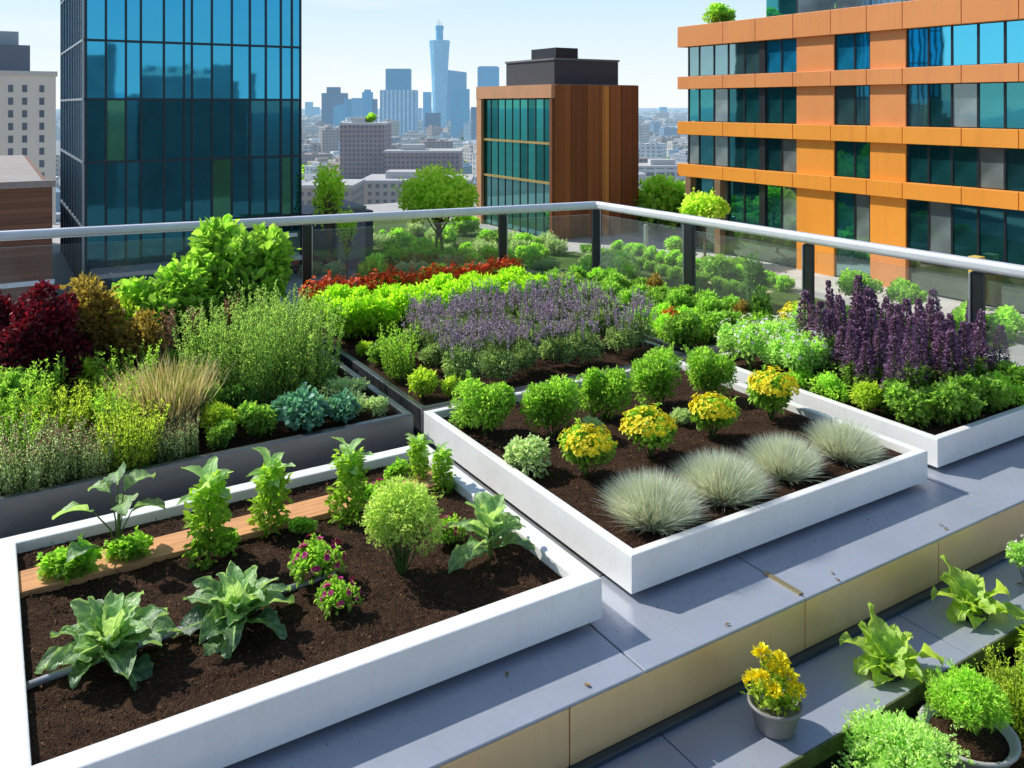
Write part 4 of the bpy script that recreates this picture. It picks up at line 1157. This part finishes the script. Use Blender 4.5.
bx('wall', plank_mat('brown siding', (.13, .055, .03), (.24, .105, .06), .28, 0), bb, 0, 19, 0, 32, 0, 7.1)
bx('roof', simple('roof pale gravel', (.34, .30, .28), .9, 0, .12, .8), bb, .3, 18.7, .3, 31.7, 7.105, 7.2)
bx('parapet', simple('parapet brown grey', (.30, .25, .22), .7), bb, -.15, 19.15, -.15, .3, 7.1, 7.45)
bx('roof_unit', DARK, bb, 11, 15.5, 10, 18, 7.21, 9.2)
bx('roof_unit', simple('unit grey', (.35, .35, .36), .6), bb, 11.5, 15, 11, 17, 9.205, 9.8)
bx('base_band', simple('white strip', (.8, .82, .84), .4), bb, -.1, 19.1, -.1, -.002, 2.0, 2.25)

# ------------------------------------------------------------------ BEIGE APARTMENT TOWER
ap = thing('apartment_tower', 'tall beige apartment tower behind the brown building', 'building', (-14, 203, -60))
ah = zat(80, 172) + 60 + 1
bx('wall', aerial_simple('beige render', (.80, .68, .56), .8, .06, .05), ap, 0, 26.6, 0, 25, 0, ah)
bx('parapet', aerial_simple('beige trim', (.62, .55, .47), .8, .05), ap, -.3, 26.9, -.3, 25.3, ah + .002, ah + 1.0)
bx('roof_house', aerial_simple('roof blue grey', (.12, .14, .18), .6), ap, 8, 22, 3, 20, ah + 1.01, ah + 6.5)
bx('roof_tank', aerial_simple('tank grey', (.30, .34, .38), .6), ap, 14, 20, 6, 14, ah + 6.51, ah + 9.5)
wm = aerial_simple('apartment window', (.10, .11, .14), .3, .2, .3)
for cxx in (15.6, 18.4, 20.9, 24.0):
    for k in range(19):
        bx('window', wm, ap, cxx - .45, cxx + .45, -.06, -.005, ah - 3.4 - k * 2.6, ah - 1.9 - k * 2.6)

# ------------------------------------------------------------------ COPPER BLOCK (centre)
cx, cy = 40.8, 59.4
cb = thing('copper_block', 'copper and brown clad block with a green glass side in the centre', 'building', (cx, cy, ZP))
hz = 3.75 - ZP
wood_d = plank_mat('copper boards dark', (.15, .048, .016), (.26, .085, .028), .62, 0, True, .5)
wood_m = plank_mat('copper boards mid', (.24, .078, .024), (.37, .125, .036), .62, 0, True, .5)
wood_l = plank_mat('copper boards light', (.58, .23, .05), (.70, .29, .07), 1.3, 0, True, .5)
bx('core', wood_d, cb, .3, 9.05, .05, 12.6, 0, hz - .05)
xs = [0, 1.7, 3.3, 5.0, 5.75, 7.1, 9.1]; ms = [wood_m, wood_d, wood_m, wood_l, wood_m, wood_d]
for a, b, m_ in zip(xs, xs[1:], ms): bx('cladding_panel', m_, cb, a + .02, b - .02, -.06, .045, 0, hz - (.08 if m_ is wood_l else .02))
cop = simple('copper frame', (.60, .30, .15), .45, .2, .1, .8)
bx('fascia', cop, cb, -.35, .29, -.02, 12.9, hz - 1.15, hz)
bx('roof', CONC2, cb, .31, 9.08, .06, 12.6, hz - .045, hz + .02)
bx('end_pier', cop, cb, -.3, .29, 12.0, 12.9, 0, hz - 1.16)
bx('corner_pier', wood_d, cb, -.3, -.001, -.02, .35, 0, hz - 1.16)
zr = [0.0, 4.75, 8.12, hz - 1.16]
cgl = [facade_glass('copper block glass a', (.10, .55, .50), (.01, .09, .08), .6), facade_glass('copper block glass b', (.06, .34, .33), (.006, .05, .05), .5), facade_glass('copper block glass c', (.22, .50, .52), (.03, .10, .10), .6)]
yy = list(np.linspace(.4, 11.95, 10))
random.seed(5)
for k in range(3):
    for j in range(9):
        bx('glass_pane', cgl[2] if k == 0 else random.choice(cgl[:2]), cb, .05, .09, yy[j] + .05, yy[j + 1] - .05, zr[k] + .12, zr[k + 1] - .12)
for y in yy: bx('mullion', DARK, cb, .0, .10, y - .045, y + .045, .0, hz - 1.17)
for z in zr[1:3]: bx('floor_band', simple('brass band', (.48, .34, .12), .4, .4), cb, -.12, .12, .36, 11.98, z - .1, z + .1)
bx('plant_room', simple('plant room grey', (.05, .05, .058), .6, 0, .08, .5), cb, 1.0, 8.0, 1.5, 9.5, hz + .022, hz + 2.15)
bx('plant_room_cap', simple('cap grey', (.16, .16, .17), .6), cb, .9, 8.1, 1.4, 9.6, hz + 2.152, hz + 2.32)
bx('roof_unit', DARK, cb, 2.2, 4.6, 3, 7, hz + 2.322, hz + 3.35)

# ------------------------------------------------------------------ ORANGE BUILDING (right)
ox = 48.0
ob = thing('orange_building', 'orange panelled office building with long window bands at the right', 'building', (ox, 51.2, ZP))
def panel_mat(name, a, b, rough=.45):
    m, nt, out = new_mat(name)
    f = noise_n(nt, .18, 5, .6)
    c = ramp(nt, f, [(.3, a), (.7, b)])
    st = noise_n(nt, .6, 6, .7, 'Object', (3, 3, .25))
    c = mixc(nt, math_n(nt, 'MULTIPLY', ramp(nt, st, [(.5, (0, 0, 0)), (.8, (1, 1, 1))]), .3), c, tuple(x * .55 for x in a))
    p = principled(nt, c, rough, 0, .4); L(nt, p.outputs[0], out.inputs[0]); MATS[name] = m; return m
org_a = panel_mat('orange panel pale', (.72, .27, .085), (.78, .31, .10))
org_b = panel_mat('orange panel', (.82, .30, .035), (.88, .34, .045))
org_c = panel_mat('orange panel deep', (.84, .30, .032), (.90, .34, .04))
YB = 51.2
def lb(y): return y - YB
y_end = 10.0
bx('core', simple('core dark', (.02, .035, .04), .6), ob, .6, 24, lb(y_end), -.4, 0, 8.2 - ZP)
bands = [(6.65, 8.3, org_a), (3.27, 4.27, org_a), (-.36, .68, org_b), (-3.7, -2.72, org_c), (-7.1, -6.32, org_c)]
joints = [51.8, 46.8, 43.6, 40.2, 37.1, 34.4, 31.9, 28.2, 25.0, 21.5, 18, 14, y_end]
for z0, z1, m_ in bands[:-1]:
    for a, b in zip(joints, joints[1:]):
        bx('fascia_panel', m_, ob, -.42 if a <= 51.8 else 0, .3, lb(b) + .02, lb(a) - .02, z0 - ZP, z1 - ZP, .02)
    bx('end_band', m_, ob, .32, 10, lb(50.9), lb(51.78), z0 - ZP, z1 - ZP)
rows = [(4.27, 6.65), (.68, 3.27), (-2.72, -.36), (-6.9, -3.7)]
pmats = [org_a, org_a, org_b, org_c]
og = [facade_glass('office glass sky', (.12, .66, .92), (.01, .07, .10), .9), facade_glass('office glass teal', (.10, .46, .50), (.014, .10, .105), .6),
      facade_glass('office glass dark', (.07, .28, .32), (.012, .065, .07), .55), facade_glass('office glass pale', (.42, .66, .70), (.05, .12, .12), .6)]
ogd = facade_glass('office glass blinds', (.30, .42, .44), (.20, .24, .23), .4)
ogb = facade_glass('office glass blue', (.12, .60, .86), (.01, .20, .36), .45)  # bright blue reflection painted into the diffuse colour
random.seed(9)
colsL = [51.0, 49.8, 48.2, 46.7, 45.1, 43.55, 43.0, 41.6, 40.2]
colsM = [37.05, 35.6, 34.45]
colsR = [31.85, 30.5, 29.05, 27.5, 26.0, 24.6, 23.2, 21.6, 20, 18, 16, 13, y_end]
for r_, (z0, z1) in enumerate(rows):
    for (a, b) in ((40.2, 37.1), (34.4, 31.9)):
        bx('wall_panel', pmats[r_], ob, -.05, .28, lb(b) + .015, lb(a) - .015, z0 - ZP + .004, z1 - ZP - .004, .015)
    for cs in (colsL, colsM, colsR):
        for i, (a, b) in enumerate(zip(cs, cs[1:])):
            if cs is colsL and i == 5: continue
            g_ = og[0] if r_ == 0 else random.choice([og[1], og[1], og[2]]) if r_ == 1 else random.choice([og[1], og[2], og[2]]) if r_ == 2 else og[2]
            if r_ == 0 and cs is colsL and i < 5: g_ = og[3]
            if r_ in (1, 2) and cs is colsR and i in (0, 2): g_ = og[3] if r_ == 1 else og[1]
            if r_ == 0 and cs is not colsR and not (cs is colsL and i < 5): g_ = ogb
            if r_ > 0 and cs is colsM: g_ = og[3] if r_ < 2 else og[1]
            if r_ > 0 and random.random() < .16: g_ = ogd
            hy, hzz = (a - b) / 2 - .05, (z1 - z0) / 2 - .05
            o = bx('window', g_, ob, -.015, .015, -hy, hy, -hzz, hzz)
            o.location = (.12, lb((a + b) / 2), (z0 + z1) / 2 - ZP); o.rotation_euler = (0, random.gauss(0, .004), random.gauss(0, .006))
    for cs in (colsL, colsM, colsR):
        for y in cs: bx('mullion', DARK, ob, .05, .3, lb(y) - .06, lb(y) + .06, z0 - ZP, z1 - ZP)
    bx('column', DARK, ob, -.05, .25, lb(43.55), lb(43.0), z0 - ZP + .01, z1 - ZP - .01)
# end wall glass
for r_, (z0, z1) in enumerate(rows):
    bx('end_glazing', og[2 if r_ else 3], ob, .35, 9, lb(51.0), lb(51.06), z0 - ZP + .05, z1 - ZP - .05)
# ground floor
bx('ground_glazing', facade_glass('ground glass', (.30, .40, .34), (.10, .11, .07), .45), ob, .25, .3, lb(y_end), lb(31.9), .1, 2.45)
bx('ground_glazing', facade_glass('ground glass b', (.28, .38, .32), (.09, .10, .06), .45), ob, .25, .3, lb(50.0), lb(40.2), .1, 2.45)
for (a, b) in ((40.2, 37.1), (34.4, 31.9)):
    bx('wall_panel', org_c if a > 40 else org_a, ob, -.05, .28, lb(b) + .015, lb(a) - .015, 0, 2.49, .015)
bx('window', og[3], ob, .1, .14, lb(34.45), lb(37.05), .1, 2.45)
bx('base_band', org_c, ob, -.1, .3, lb(y_end), lb(31.9), 2.455, 2.496)
for y in (50.8, 47.6): bx('pillar', simple('pillar brown', (.22, .13, .07), .6), ob, -.5, .1, lb(y), lb(y - .6), 0, 5.68)
bx('pillar', simple('pillar yellow', (.75, .52, .10), .5), ob, -.9, -.3, lb(27.5), lb(26.9), 0, 2.9)
# roof terrace
bx('roof', CONC2, ob, .32, 23.9, lb(y_end), -.5, 8.205 - ZP, 8.25 - ZP)
for a, b in zip(joints[3:], joints[4:]):
    bx('balustrade_pane', facade_glass('roof glass', (.55, .75, .85), (.2, .3, .34), .5), ob, .05, .08, lb(b) + .05, lb(a) - .05, 8.31 - ZP, 9.6 - ZP)
bx('penthouse', og[1], ob, 4, 14, lb(46.5), lb(43.4), 8.252 - ZP, 12.2 - ZP)
bx('penthouse_frame', DARK, ob, 3.7, 14.2, lb(43.38), lb(42.8), 8.252 - ZP, 12.4 - ZP)
bx('penthouse', og[0], ob, 5, 16, lb(38.0), lb(22.0), 8.252 - ZP, 11.6 - ZP)
place('podlime', (ox + 1.0, 48.6, 8.25), 'small green shrub on the roof edge of the orange building', 'shrub', s=1.3)
place('podshrub', (ox + 1.2, 37.2, 8.25), 'roof terrace plant behind the glass balustrade of the orange building', 'shrub', s=.75)

pt = thing('slim_post', 'slim grey post on the pale plaza between the brown and orange buildings', 'post', P(646, 253, ZP))
bx('shaft', POSTL, pt, -.14, .14, -.14, .14, .1, 2.2, .03); bx('foot', POSTL, pt, -.25, .25, -.25, .25, 0, .1, .02)

# ------------------------------------------------------------------ CITY
ZG = -60.0
def ground_mat():
    m, nt, out = new_mat('city ground')
    f = noise_n(nt, .012, 8, .7); g = noise_n(nt, .05, 5, .7)
    c = ramp(nt, f, [(.3, (.10, .12, .07)), (.5, (.22, .20, .18)), (.75, (.34, .31, .28))])
    c = mixc(nt, .5, c, ramp(nt, g, [(.35, (.07, .09, .05)), (.6, (.36, .33, .31))]))
    b = principled(nt, c, .9, 0, .2)
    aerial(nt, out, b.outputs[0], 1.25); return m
struct(MB().quad([(-14000, -14000, ZG), (14000, -14000, ZG), (14000, 14000, ZG), (-14000, 14000, ZG)]).build('ground', ground_mat(), None))

def facade_mat(name, wall, win, pu, pv, wu=.5, wv=.5, rough=.6, k=1.0, spec=.5):
    m, nt, out = new_mat(name)
    tc = N(nt, 'ShaderNodeTexCoord'); sp = N(nt, 'ShaderNodeSeparateXYZ'); L(nt, tc.outputs['Object'], sp.inputs[0])
    u = math_n(nt, 'FRACT', math_n(nt, 'DIVIDE', math_n(nt, 'ADD', sp.outputs[0], sp.outputs[1]), pu))
    v = math_n(nt, 'FRACT', math_n(nt, 'DIVIDE', sp.outputs[2], pv))
    g = N(nt, 'ShaderNodeNewGeometry'); s2 = N(nt, 'ShaderNodeSeparateXYZ'); L(nt, g.outputs['Normal'], s2.inputs[0])
    side = math_n(nt, 'LESS_THAN', math_n(nt, 'ABSOLUTE', s2.outputs[2]), .5)
    msk = math_n(nt, 'MULTIPLY', math_n(nt, 'MULTIPLY', math_n(nt, 'LESS_THAN', u, wu), math_n(nt, 'LESS_THAN', v, wv)), side)
    f = noise_n(nt, .06, 4, .6)
    wc = ramp(nt, f, [(.3, tuple(x * .8 for x in wall)), (.7, tuple(min(1, x * 1.2) for x in wall))])
    c = mixc(nt, msk, wc, win)
    b = principled(nt, c, rough, 0, spec)
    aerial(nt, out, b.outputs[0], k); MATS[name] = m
    return m
cm = [facade_mat('city brick', (.30, .20, .17), (.07, .08, .10), 4, 3.4), facade_mat('city cream', (.55, .50, .44), (.14, .16, .19), 4.4, 3.4),
      facade_mat('city grey', (.36, .37, .40), (.09, .12, .16), 3.6, 3.4), facade_mat('city tan', (.44, .34, .26), (.10, .10, .12), 5, 3.6),
      facade_mat('city pale', (.68, .67, .66), (.2, .24, .3), 4.6, 3.4), facade_mat('city blue', (.16, .27, .38), (.08, .18, .28), 3, 3.5)]

random.seed(21)
def city_mesh(i):
    m = MB()
    w, d, h = [(22, 18, 16), (30, 14, 12), (16, 16, 24), (40, 18, 10), (20, 26, 20), (26, 20, 32), (14, 18, 13), (50, 22, 14)][i]
    m.box(0, w, 0, d, 0, h)
    m.box(-.4, w + .4, -.4, d + .4, h + .01, h + .9)
    m.box(w * .15, w * .45, d * .3, d * .7, h + .91, h + 3.8)
    m.box(w * .6, w * .72, d * .2, d * .4, h + .92, h + 2.6)
    if i in (0, 4, 5): m.box(w * .3, w * .9, d + .41, d + 9, 0, h * .6)
    if i in (1, 7): m.box(w + .41, w + 8, 0, d * .6, 0, h * .7)
    return m.build('city_building', cm[0], None)
cps = [city_mesh(i) for i in range(8)]
used = set()
placed = []
tries = 0
while len(placed) < 285 and tries < 9000:
    tries += 1
    Y = 240 + 1900 * random.random() ** 1.5
    zone = random.random()
    px = random.uniform(285, 500) if zone < .68 else (random.uniform(622, 700) if zone < .96 else random.uniform(-20, 75))
    X, y, _ = at(px, Y)
    if Y > 1250 and 318 < px < 505 and random.random() < .5: continue
    rad = 17
    if any((X - a) ** 2 + (y - b) ** 2 < (rad + c) ** 2 * .8 for a, b, c in placed): continue
    i = random.randrange(8)
    if Y < 420 and i in (2, 5): i = 0
    placed.append((X, y, rad))
    o = cps[i] if i not in used else cps[i].copy()
    if i in used: COL.objects.link(o)
    used.add(i)
    o.location = (X, y, ZG); o.rotation_euler = (0, 0, random.choice([0, 0, .12, -.2, .5]))
    sx = random.uniform(.8, 1.25); o.scale = (sx, random.uniform(.8, 1.2), random.uniform(.75, 1.35))
    o.material_slots[0].link = 'OBJECT'; o.material_slots[0].material = random.choice(cm)
    tag(o, 'small hazy city building far below in the dense town', 'building', 'small city buildings in the hazy distance')
for i in range(8):
    if i not in used: bpy.data.objects.remove(cps[i])
# a continuous far town
fb = MB()
for i in range(1500):
    Y = random.uniform(1500, 6500); px = random.uniform(-60, 1080) if random.random() < .4 else random.choice([random.uniform(295, 510), random.uniform(630, 700), random.uniform(0, 70)])
    X, y, _ = at(px, Y); w, d, h = random.uniform(15, 60), random.uniform(15, 40), random.uniform(8, 34)
    fb.box(X, X + w, y, y + d, ZG, ZG + h)
ft = fb.build('far_town', facade_mat('far town', (.50, .48, .46), (.2, .22, .25), 14, 9), None); ft['kind'] = 'stuff'
tag(ft, 'pale hazy spread of far city roofs reaching the horizon', 'city')
# trees in the city
tf = Fol()
n = 9000
Yv = RNG.uniform(230, 1500, 420); pxv = np.where(RNG.random(420) < .7, RNG.uniform(290, 500, 420), RNG.uniform(625, 700, 420))
cen = np.array([at(p, Y, ZG) for p, Y in zip(pxv, Yv)]); ii = RNG.integers(0, 420, n * 2)
d = rdir(n * 2); d[:, 2] = abs(d[:, 2])
tf.leaves(cen[ii] + d * np.array([6, 6, 9]) * RNG.uniform(.5, 1, (n * 2, 1)), d + RNG.normal(0, .5, (n * 2, 3)), 2.4, 2.0, RNG.random(n * 2), .4)
ct = tf.build('city_treetops', LM['mid'], None); ct['kind'] = 'stuff'
tag(ct, 'green street trees massed between the far city buildings', 'trees')

# two brown city blocks in the middle distance
def midblock(px0, px1, pyt, Y, label, depth, mat, roofm):
    a = at(px0, Y, ZG); w = (px1 - px0) / F * Y
    t = thing('brick_block', label, 'building', a, None, -YAW)
    h = zat(pyt, Y) - ZG
    bx('wall', mat, t, 0, w, 0, depth, 0, h); bx('parapet', roofm, t, -.4, w + .4, -.4, depth + .4, h + .01, h + 1.0)
    bx('roof_unit', roofm, t, w * .2, w * .5, depth * .3, depth * .7, h + 1.01, h + 3.6)
    return t
bm_ = facade_mat('brown grid block', (.30, .20, .20), (.09, .08, .10), 2.1, 2.3, .55, .55)
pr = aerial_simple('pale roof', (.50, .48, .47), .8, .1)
b1 = midblock(340, 384, 125, 420, 'brown gridded apartment block with a small tree on its roof', 26, bm_, pr)
midblock(384, 460, 153, 400, 'long low brown gridded block right of the taller brown block', 22, bm_, pr)
midblock(360, 470, 183, 330, 'pale low roofed block behind the round tree', 30, facade_mat('cream low block', (.5, .42, .36), (.13, .13, .14), 3, 3), pr)
midblock(300, 352, 188, 300, 'low tan block behind the slender tree', 24, facade_mat('tan low block', (.36, .28, .22), (.1, .1, .11), 2.6, 3), pr)
midblock(636, 720, 168, 420, 'long pale block between the brown and orange buildings', 22, facade_mat('pale long block', (.55, .55, .57), (.12, .14, .18), 5, 3.4, .8), pr)
midblock(630, 668, 186, 300, 'low grey block right of the copper building', 22, facade_mat('grey low block', (.36, .34, .34), (.1, .1, .12), 3, 3), pr)
place('podlime', at(371, 432, zat(125, 420) + .9), 'small yellow green bush on the roof of the brown block', 'shrub', s=3.6)

# skyline
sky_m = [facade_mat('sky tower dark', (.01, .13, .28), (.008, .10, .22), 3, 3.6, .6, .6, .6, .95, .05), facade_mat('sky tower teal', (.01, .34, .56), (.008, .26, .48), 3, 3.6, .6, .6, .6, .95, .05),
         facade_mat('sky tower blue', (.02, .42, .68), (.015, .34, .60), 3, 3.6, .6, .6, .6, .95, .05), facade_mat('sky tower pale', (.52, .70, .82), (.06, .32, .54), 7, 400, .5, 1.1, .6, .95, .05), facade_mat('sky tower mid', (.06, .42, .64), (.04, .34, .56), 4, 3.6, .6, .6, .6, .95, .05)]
def tower(label, px0, px1, py, Y, mat, steps=(), depth=.7, slant=0.):
    a = at(px0, Y, ZG); w = (px1 - px0) / F * Y
    t = thing('skyline_tower', label, 'skyscraper', a, 'hazy skyline towers', -YAW)
    h = zat(py, Y) - ZG; d = w * depth
    m = MB(); m.box(0, w, 0, d, 0, h)
    if slant:
        for v in m.bm.verts:
            if v.co.z > h - 1: v.co.z += slant * (v.co.x / w - .5)
    m.build('shaft', mat, t)
    for (q0, q1, py2, m2) in steps:
        z2 = zat(py2, Y) - ZG
        x0, x1 = (q0 - px0) / F * Y, (q1 - px0) / F * Y
        bx('crown_block', m2, t, x0, x1, d * .15, d * .85, h + .02 if slant == 0 else h - abs(slant), z2)
    return t
S = sky_m
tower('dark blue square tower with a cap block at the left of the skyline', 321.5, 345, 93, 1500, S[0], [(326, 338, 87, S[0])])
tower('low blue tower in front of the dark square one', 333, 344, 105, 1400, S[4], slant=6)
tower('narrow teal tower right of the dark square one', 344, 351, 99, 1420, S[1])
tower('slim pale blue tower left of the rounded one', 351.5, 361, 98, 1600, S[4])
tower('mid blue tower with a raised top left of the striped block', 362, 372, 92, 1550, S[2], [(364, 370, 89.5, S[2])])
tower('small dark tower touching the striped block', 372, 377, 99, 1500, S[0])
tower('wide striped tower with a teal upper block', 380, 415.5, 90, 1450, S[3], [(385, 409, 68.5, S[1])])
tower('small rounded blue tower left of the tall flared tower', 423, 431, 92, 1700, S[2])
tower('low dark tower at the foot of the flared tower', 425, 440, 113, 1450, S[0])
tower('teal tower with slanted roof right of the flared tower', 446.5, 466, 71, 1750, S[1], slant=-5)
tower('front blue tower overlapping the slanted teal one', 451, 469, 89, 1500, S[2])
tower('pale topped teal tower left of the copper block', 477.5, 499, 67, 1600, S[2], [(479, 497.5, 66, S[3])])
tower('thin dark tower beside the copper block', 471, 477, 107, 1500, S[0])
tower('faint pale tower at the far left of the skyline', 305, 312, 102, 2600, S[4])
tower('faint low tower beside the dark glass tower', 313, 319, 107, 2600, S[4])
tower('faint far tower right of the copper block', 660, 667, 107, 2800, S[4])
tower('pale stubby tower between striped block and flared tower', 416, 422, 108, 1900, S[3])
Yt = 1650
tt = thing('flared_tower', 'tallest pale blue flared tower with narrow crown and antennas', 'skyscraper', at(439.5, Yt, ZG), 'hazy skyline towers', -YAW)
px2 = Yt / F
fm_ = facade_mat('flared tower glass', (.24, .58, .78), (.16, .50, .72), 5, 3.6, .6, .6, .6, .95, .05)
def hz_(py): return zat(py, Yt) - ZG
prof = [(8.2, 0), (7.0, hz_(125)), (7.2, hz_(100)), (8.2, hz_(75)), (9.6, hz_(52)), (10.4, hz_(43)), (10.6, hz_(41)), (9.8, hz_(40.5))]
MB().lathe([(r * px2, z) for r, z in prof], 12).build('shaft', fm_, tt)
MB().lathe([(r * px2, z) for r, z in [(3.6, hz_(40.6)), (3.6, hz_(30)), (4.2, hz_(29.5)), (4.2, hz_(26)), (2.6, hz_(25.5))]], 12).build('crown', S[2], tt)
for q, top in ((-2.2, 21), (0, 19.5), (2.0, 22)):
    MB().tube([(q * px2, 0, hz_(26)), (q * px2, 0, hz_(top))], .35 * px2 * .8, 6).build('antenna', S[4], tt)

# unseen blocks added behind the viewpoint to shape the tower glass reflections
simple('back block', (.16, .17, .18), .7, 0, .3, .1)
bk = thing('reflection_block', 'unseen office block added for its reflection in the glass tower', 'building', (9, -110, ZG))
bx('wall', MATS['back block'], bk, 0, 15, -20, 0, 0, 74); bx('roof_unit', cm[0], bk, 3, 9, -14, -4, 74.01, 78)
bk = thing('reflection_block', 'wider low unseen block added for the glass tower reflections', 'building', (33, -125, ZG))
bx('wall', MATS['back block'], bk, 0, 30, -20, 0, 0, 70); bx('roof_unit', cm[1], bk, 4, 20, -14, -4, 70.01, 72.5)
bk = thing('reflection_block', 'tall unseen block added for reflections at the left of the glass tower', 'building', (-20, -90, ZG))
bx('wall', MATS['back block'], bk, 0, 17, -20, 0, 0, 80); bx('roof_unit', cm[2], bk, 4, 12, -14, -4, 80.01, 84)

# ------------------------------------------------------------------ LIGHT
az = math.atan2(-.52, .854); EL = R(42)
w = bpy.data.worlds.new('World'); sc.world = w; w.use_nodes = True
nt = w.node_tree
bg = nt.nodes['Background']
sk = nt.nodes.new('ShaderNodeTexSky'); sk.sky_type = 'NISHITA'; sk.sun_disc = False
sk.sun_elevation = EL; sk.sun_rotation = az % (2 * math.pi); sk.altitude = 100; sk.air_density = 1.0; sk.dust_density = .6; sk.ozone_density = 2.0
tc = nt.nodes.new('ShaderNodeTexCoord'); sp = nt.nodes.new('ShaderNodeSeparateXYZ'); nt.links.new(tc.outputs['Generated'], sp.inputs[0])
zz = math_n(nt, 'MAXIMUM', sp.outputs[2], 0.0)
sm_ = N(nt, 'ShaderNodeMapRange', interpolation_type='SMOOTHSTEP'); L(nt, zz, sm_.inputs[0])
for k_, v_ in ((1, .06), (2, .42), (3, .97), (4, .0)): sm_.inputs[k_].default_value = v_
hz0 = sm_.outputs[0]
cl = N(nt, 'ShaderNodeTexNoise'); mp = N(nt, 'ShaderNodeMapping'); mp.inputs['Scale'].default_value = (1.2, 1.2, 9); L(nt, tc.outputs['Generated'], mp.inputs[0]); L(nt, mp.outputs[0], cl.inputs['Vector'])
cl.inputs['Scale'].default_value = 2.2; cl.inputs['Detail'].default_value = 6
wisp = N(nt, 'ShaderNodeMapRange'); wisp.inputs[1].default_value = .5; wisp.inputs[2].default_value = .75; wisp.inputs[4].default_value = .7; L(nt, cl.outputs['Fac'], wisp.inputs[0])
hcol = ramp(nt, math_n(nt, 'MULTIPLY', zz, 6.0), [(0, (.93, .97, .985)), (.2, (.86, .94, .985)), (.7, (.66, .85, .98)), (1, (.50, .75, .97))])
hcol = mixc(nt, wisp.outputs[0], hcol, (.97, .985, 1.0))
sc_ = N(nt, 'ShaderNodeVectorMath', operation='SCALE'); sc_.inputs[3].default_value = 1 / .138; L(nt, hcol, sc_.inputs[0])
final = mixc(nt, hz0, sk.outputs[0], sc_.outputs[0])
nt.links.new(final, bg.inputs[0]); bg.inputs[1].default_value = .145
sun = bpy.data.lights.new('sun', 'SUN'); sun.energy = 5.0; sun.angle = R(.5); sun.color = (1, .965, .90)
so = bpy.data.objects.new('sun', sun); COL.objects.link(so)
dv = Vector((math.sin(az) * math.cos(EL), math.cos(az) * math.cos(EL), math.sin(EL)))
so.rotation_euler = dv.to_track_quat('Z', 'Y').to_euler(); so.location = dv * 30 + Vector((0, 0, 10))

sc.view_settings.view_transform = 'Standard'; sc.view_settings.look = 'None'; sc.view_settings.exposure = 0; sc.view_settings.gamma = 1
sc.render.engine = 'CYCLES'
sc.cycles.use_denoising = True
sc.cycles.max_bounces = 8; sc.cycles.transparent_max_bounces = 12; sc.cycles.diffuse_bounces = 3; sc.cycles.glossy_bounces = 4
sc.cycles.sample_clamp_indirect = 6
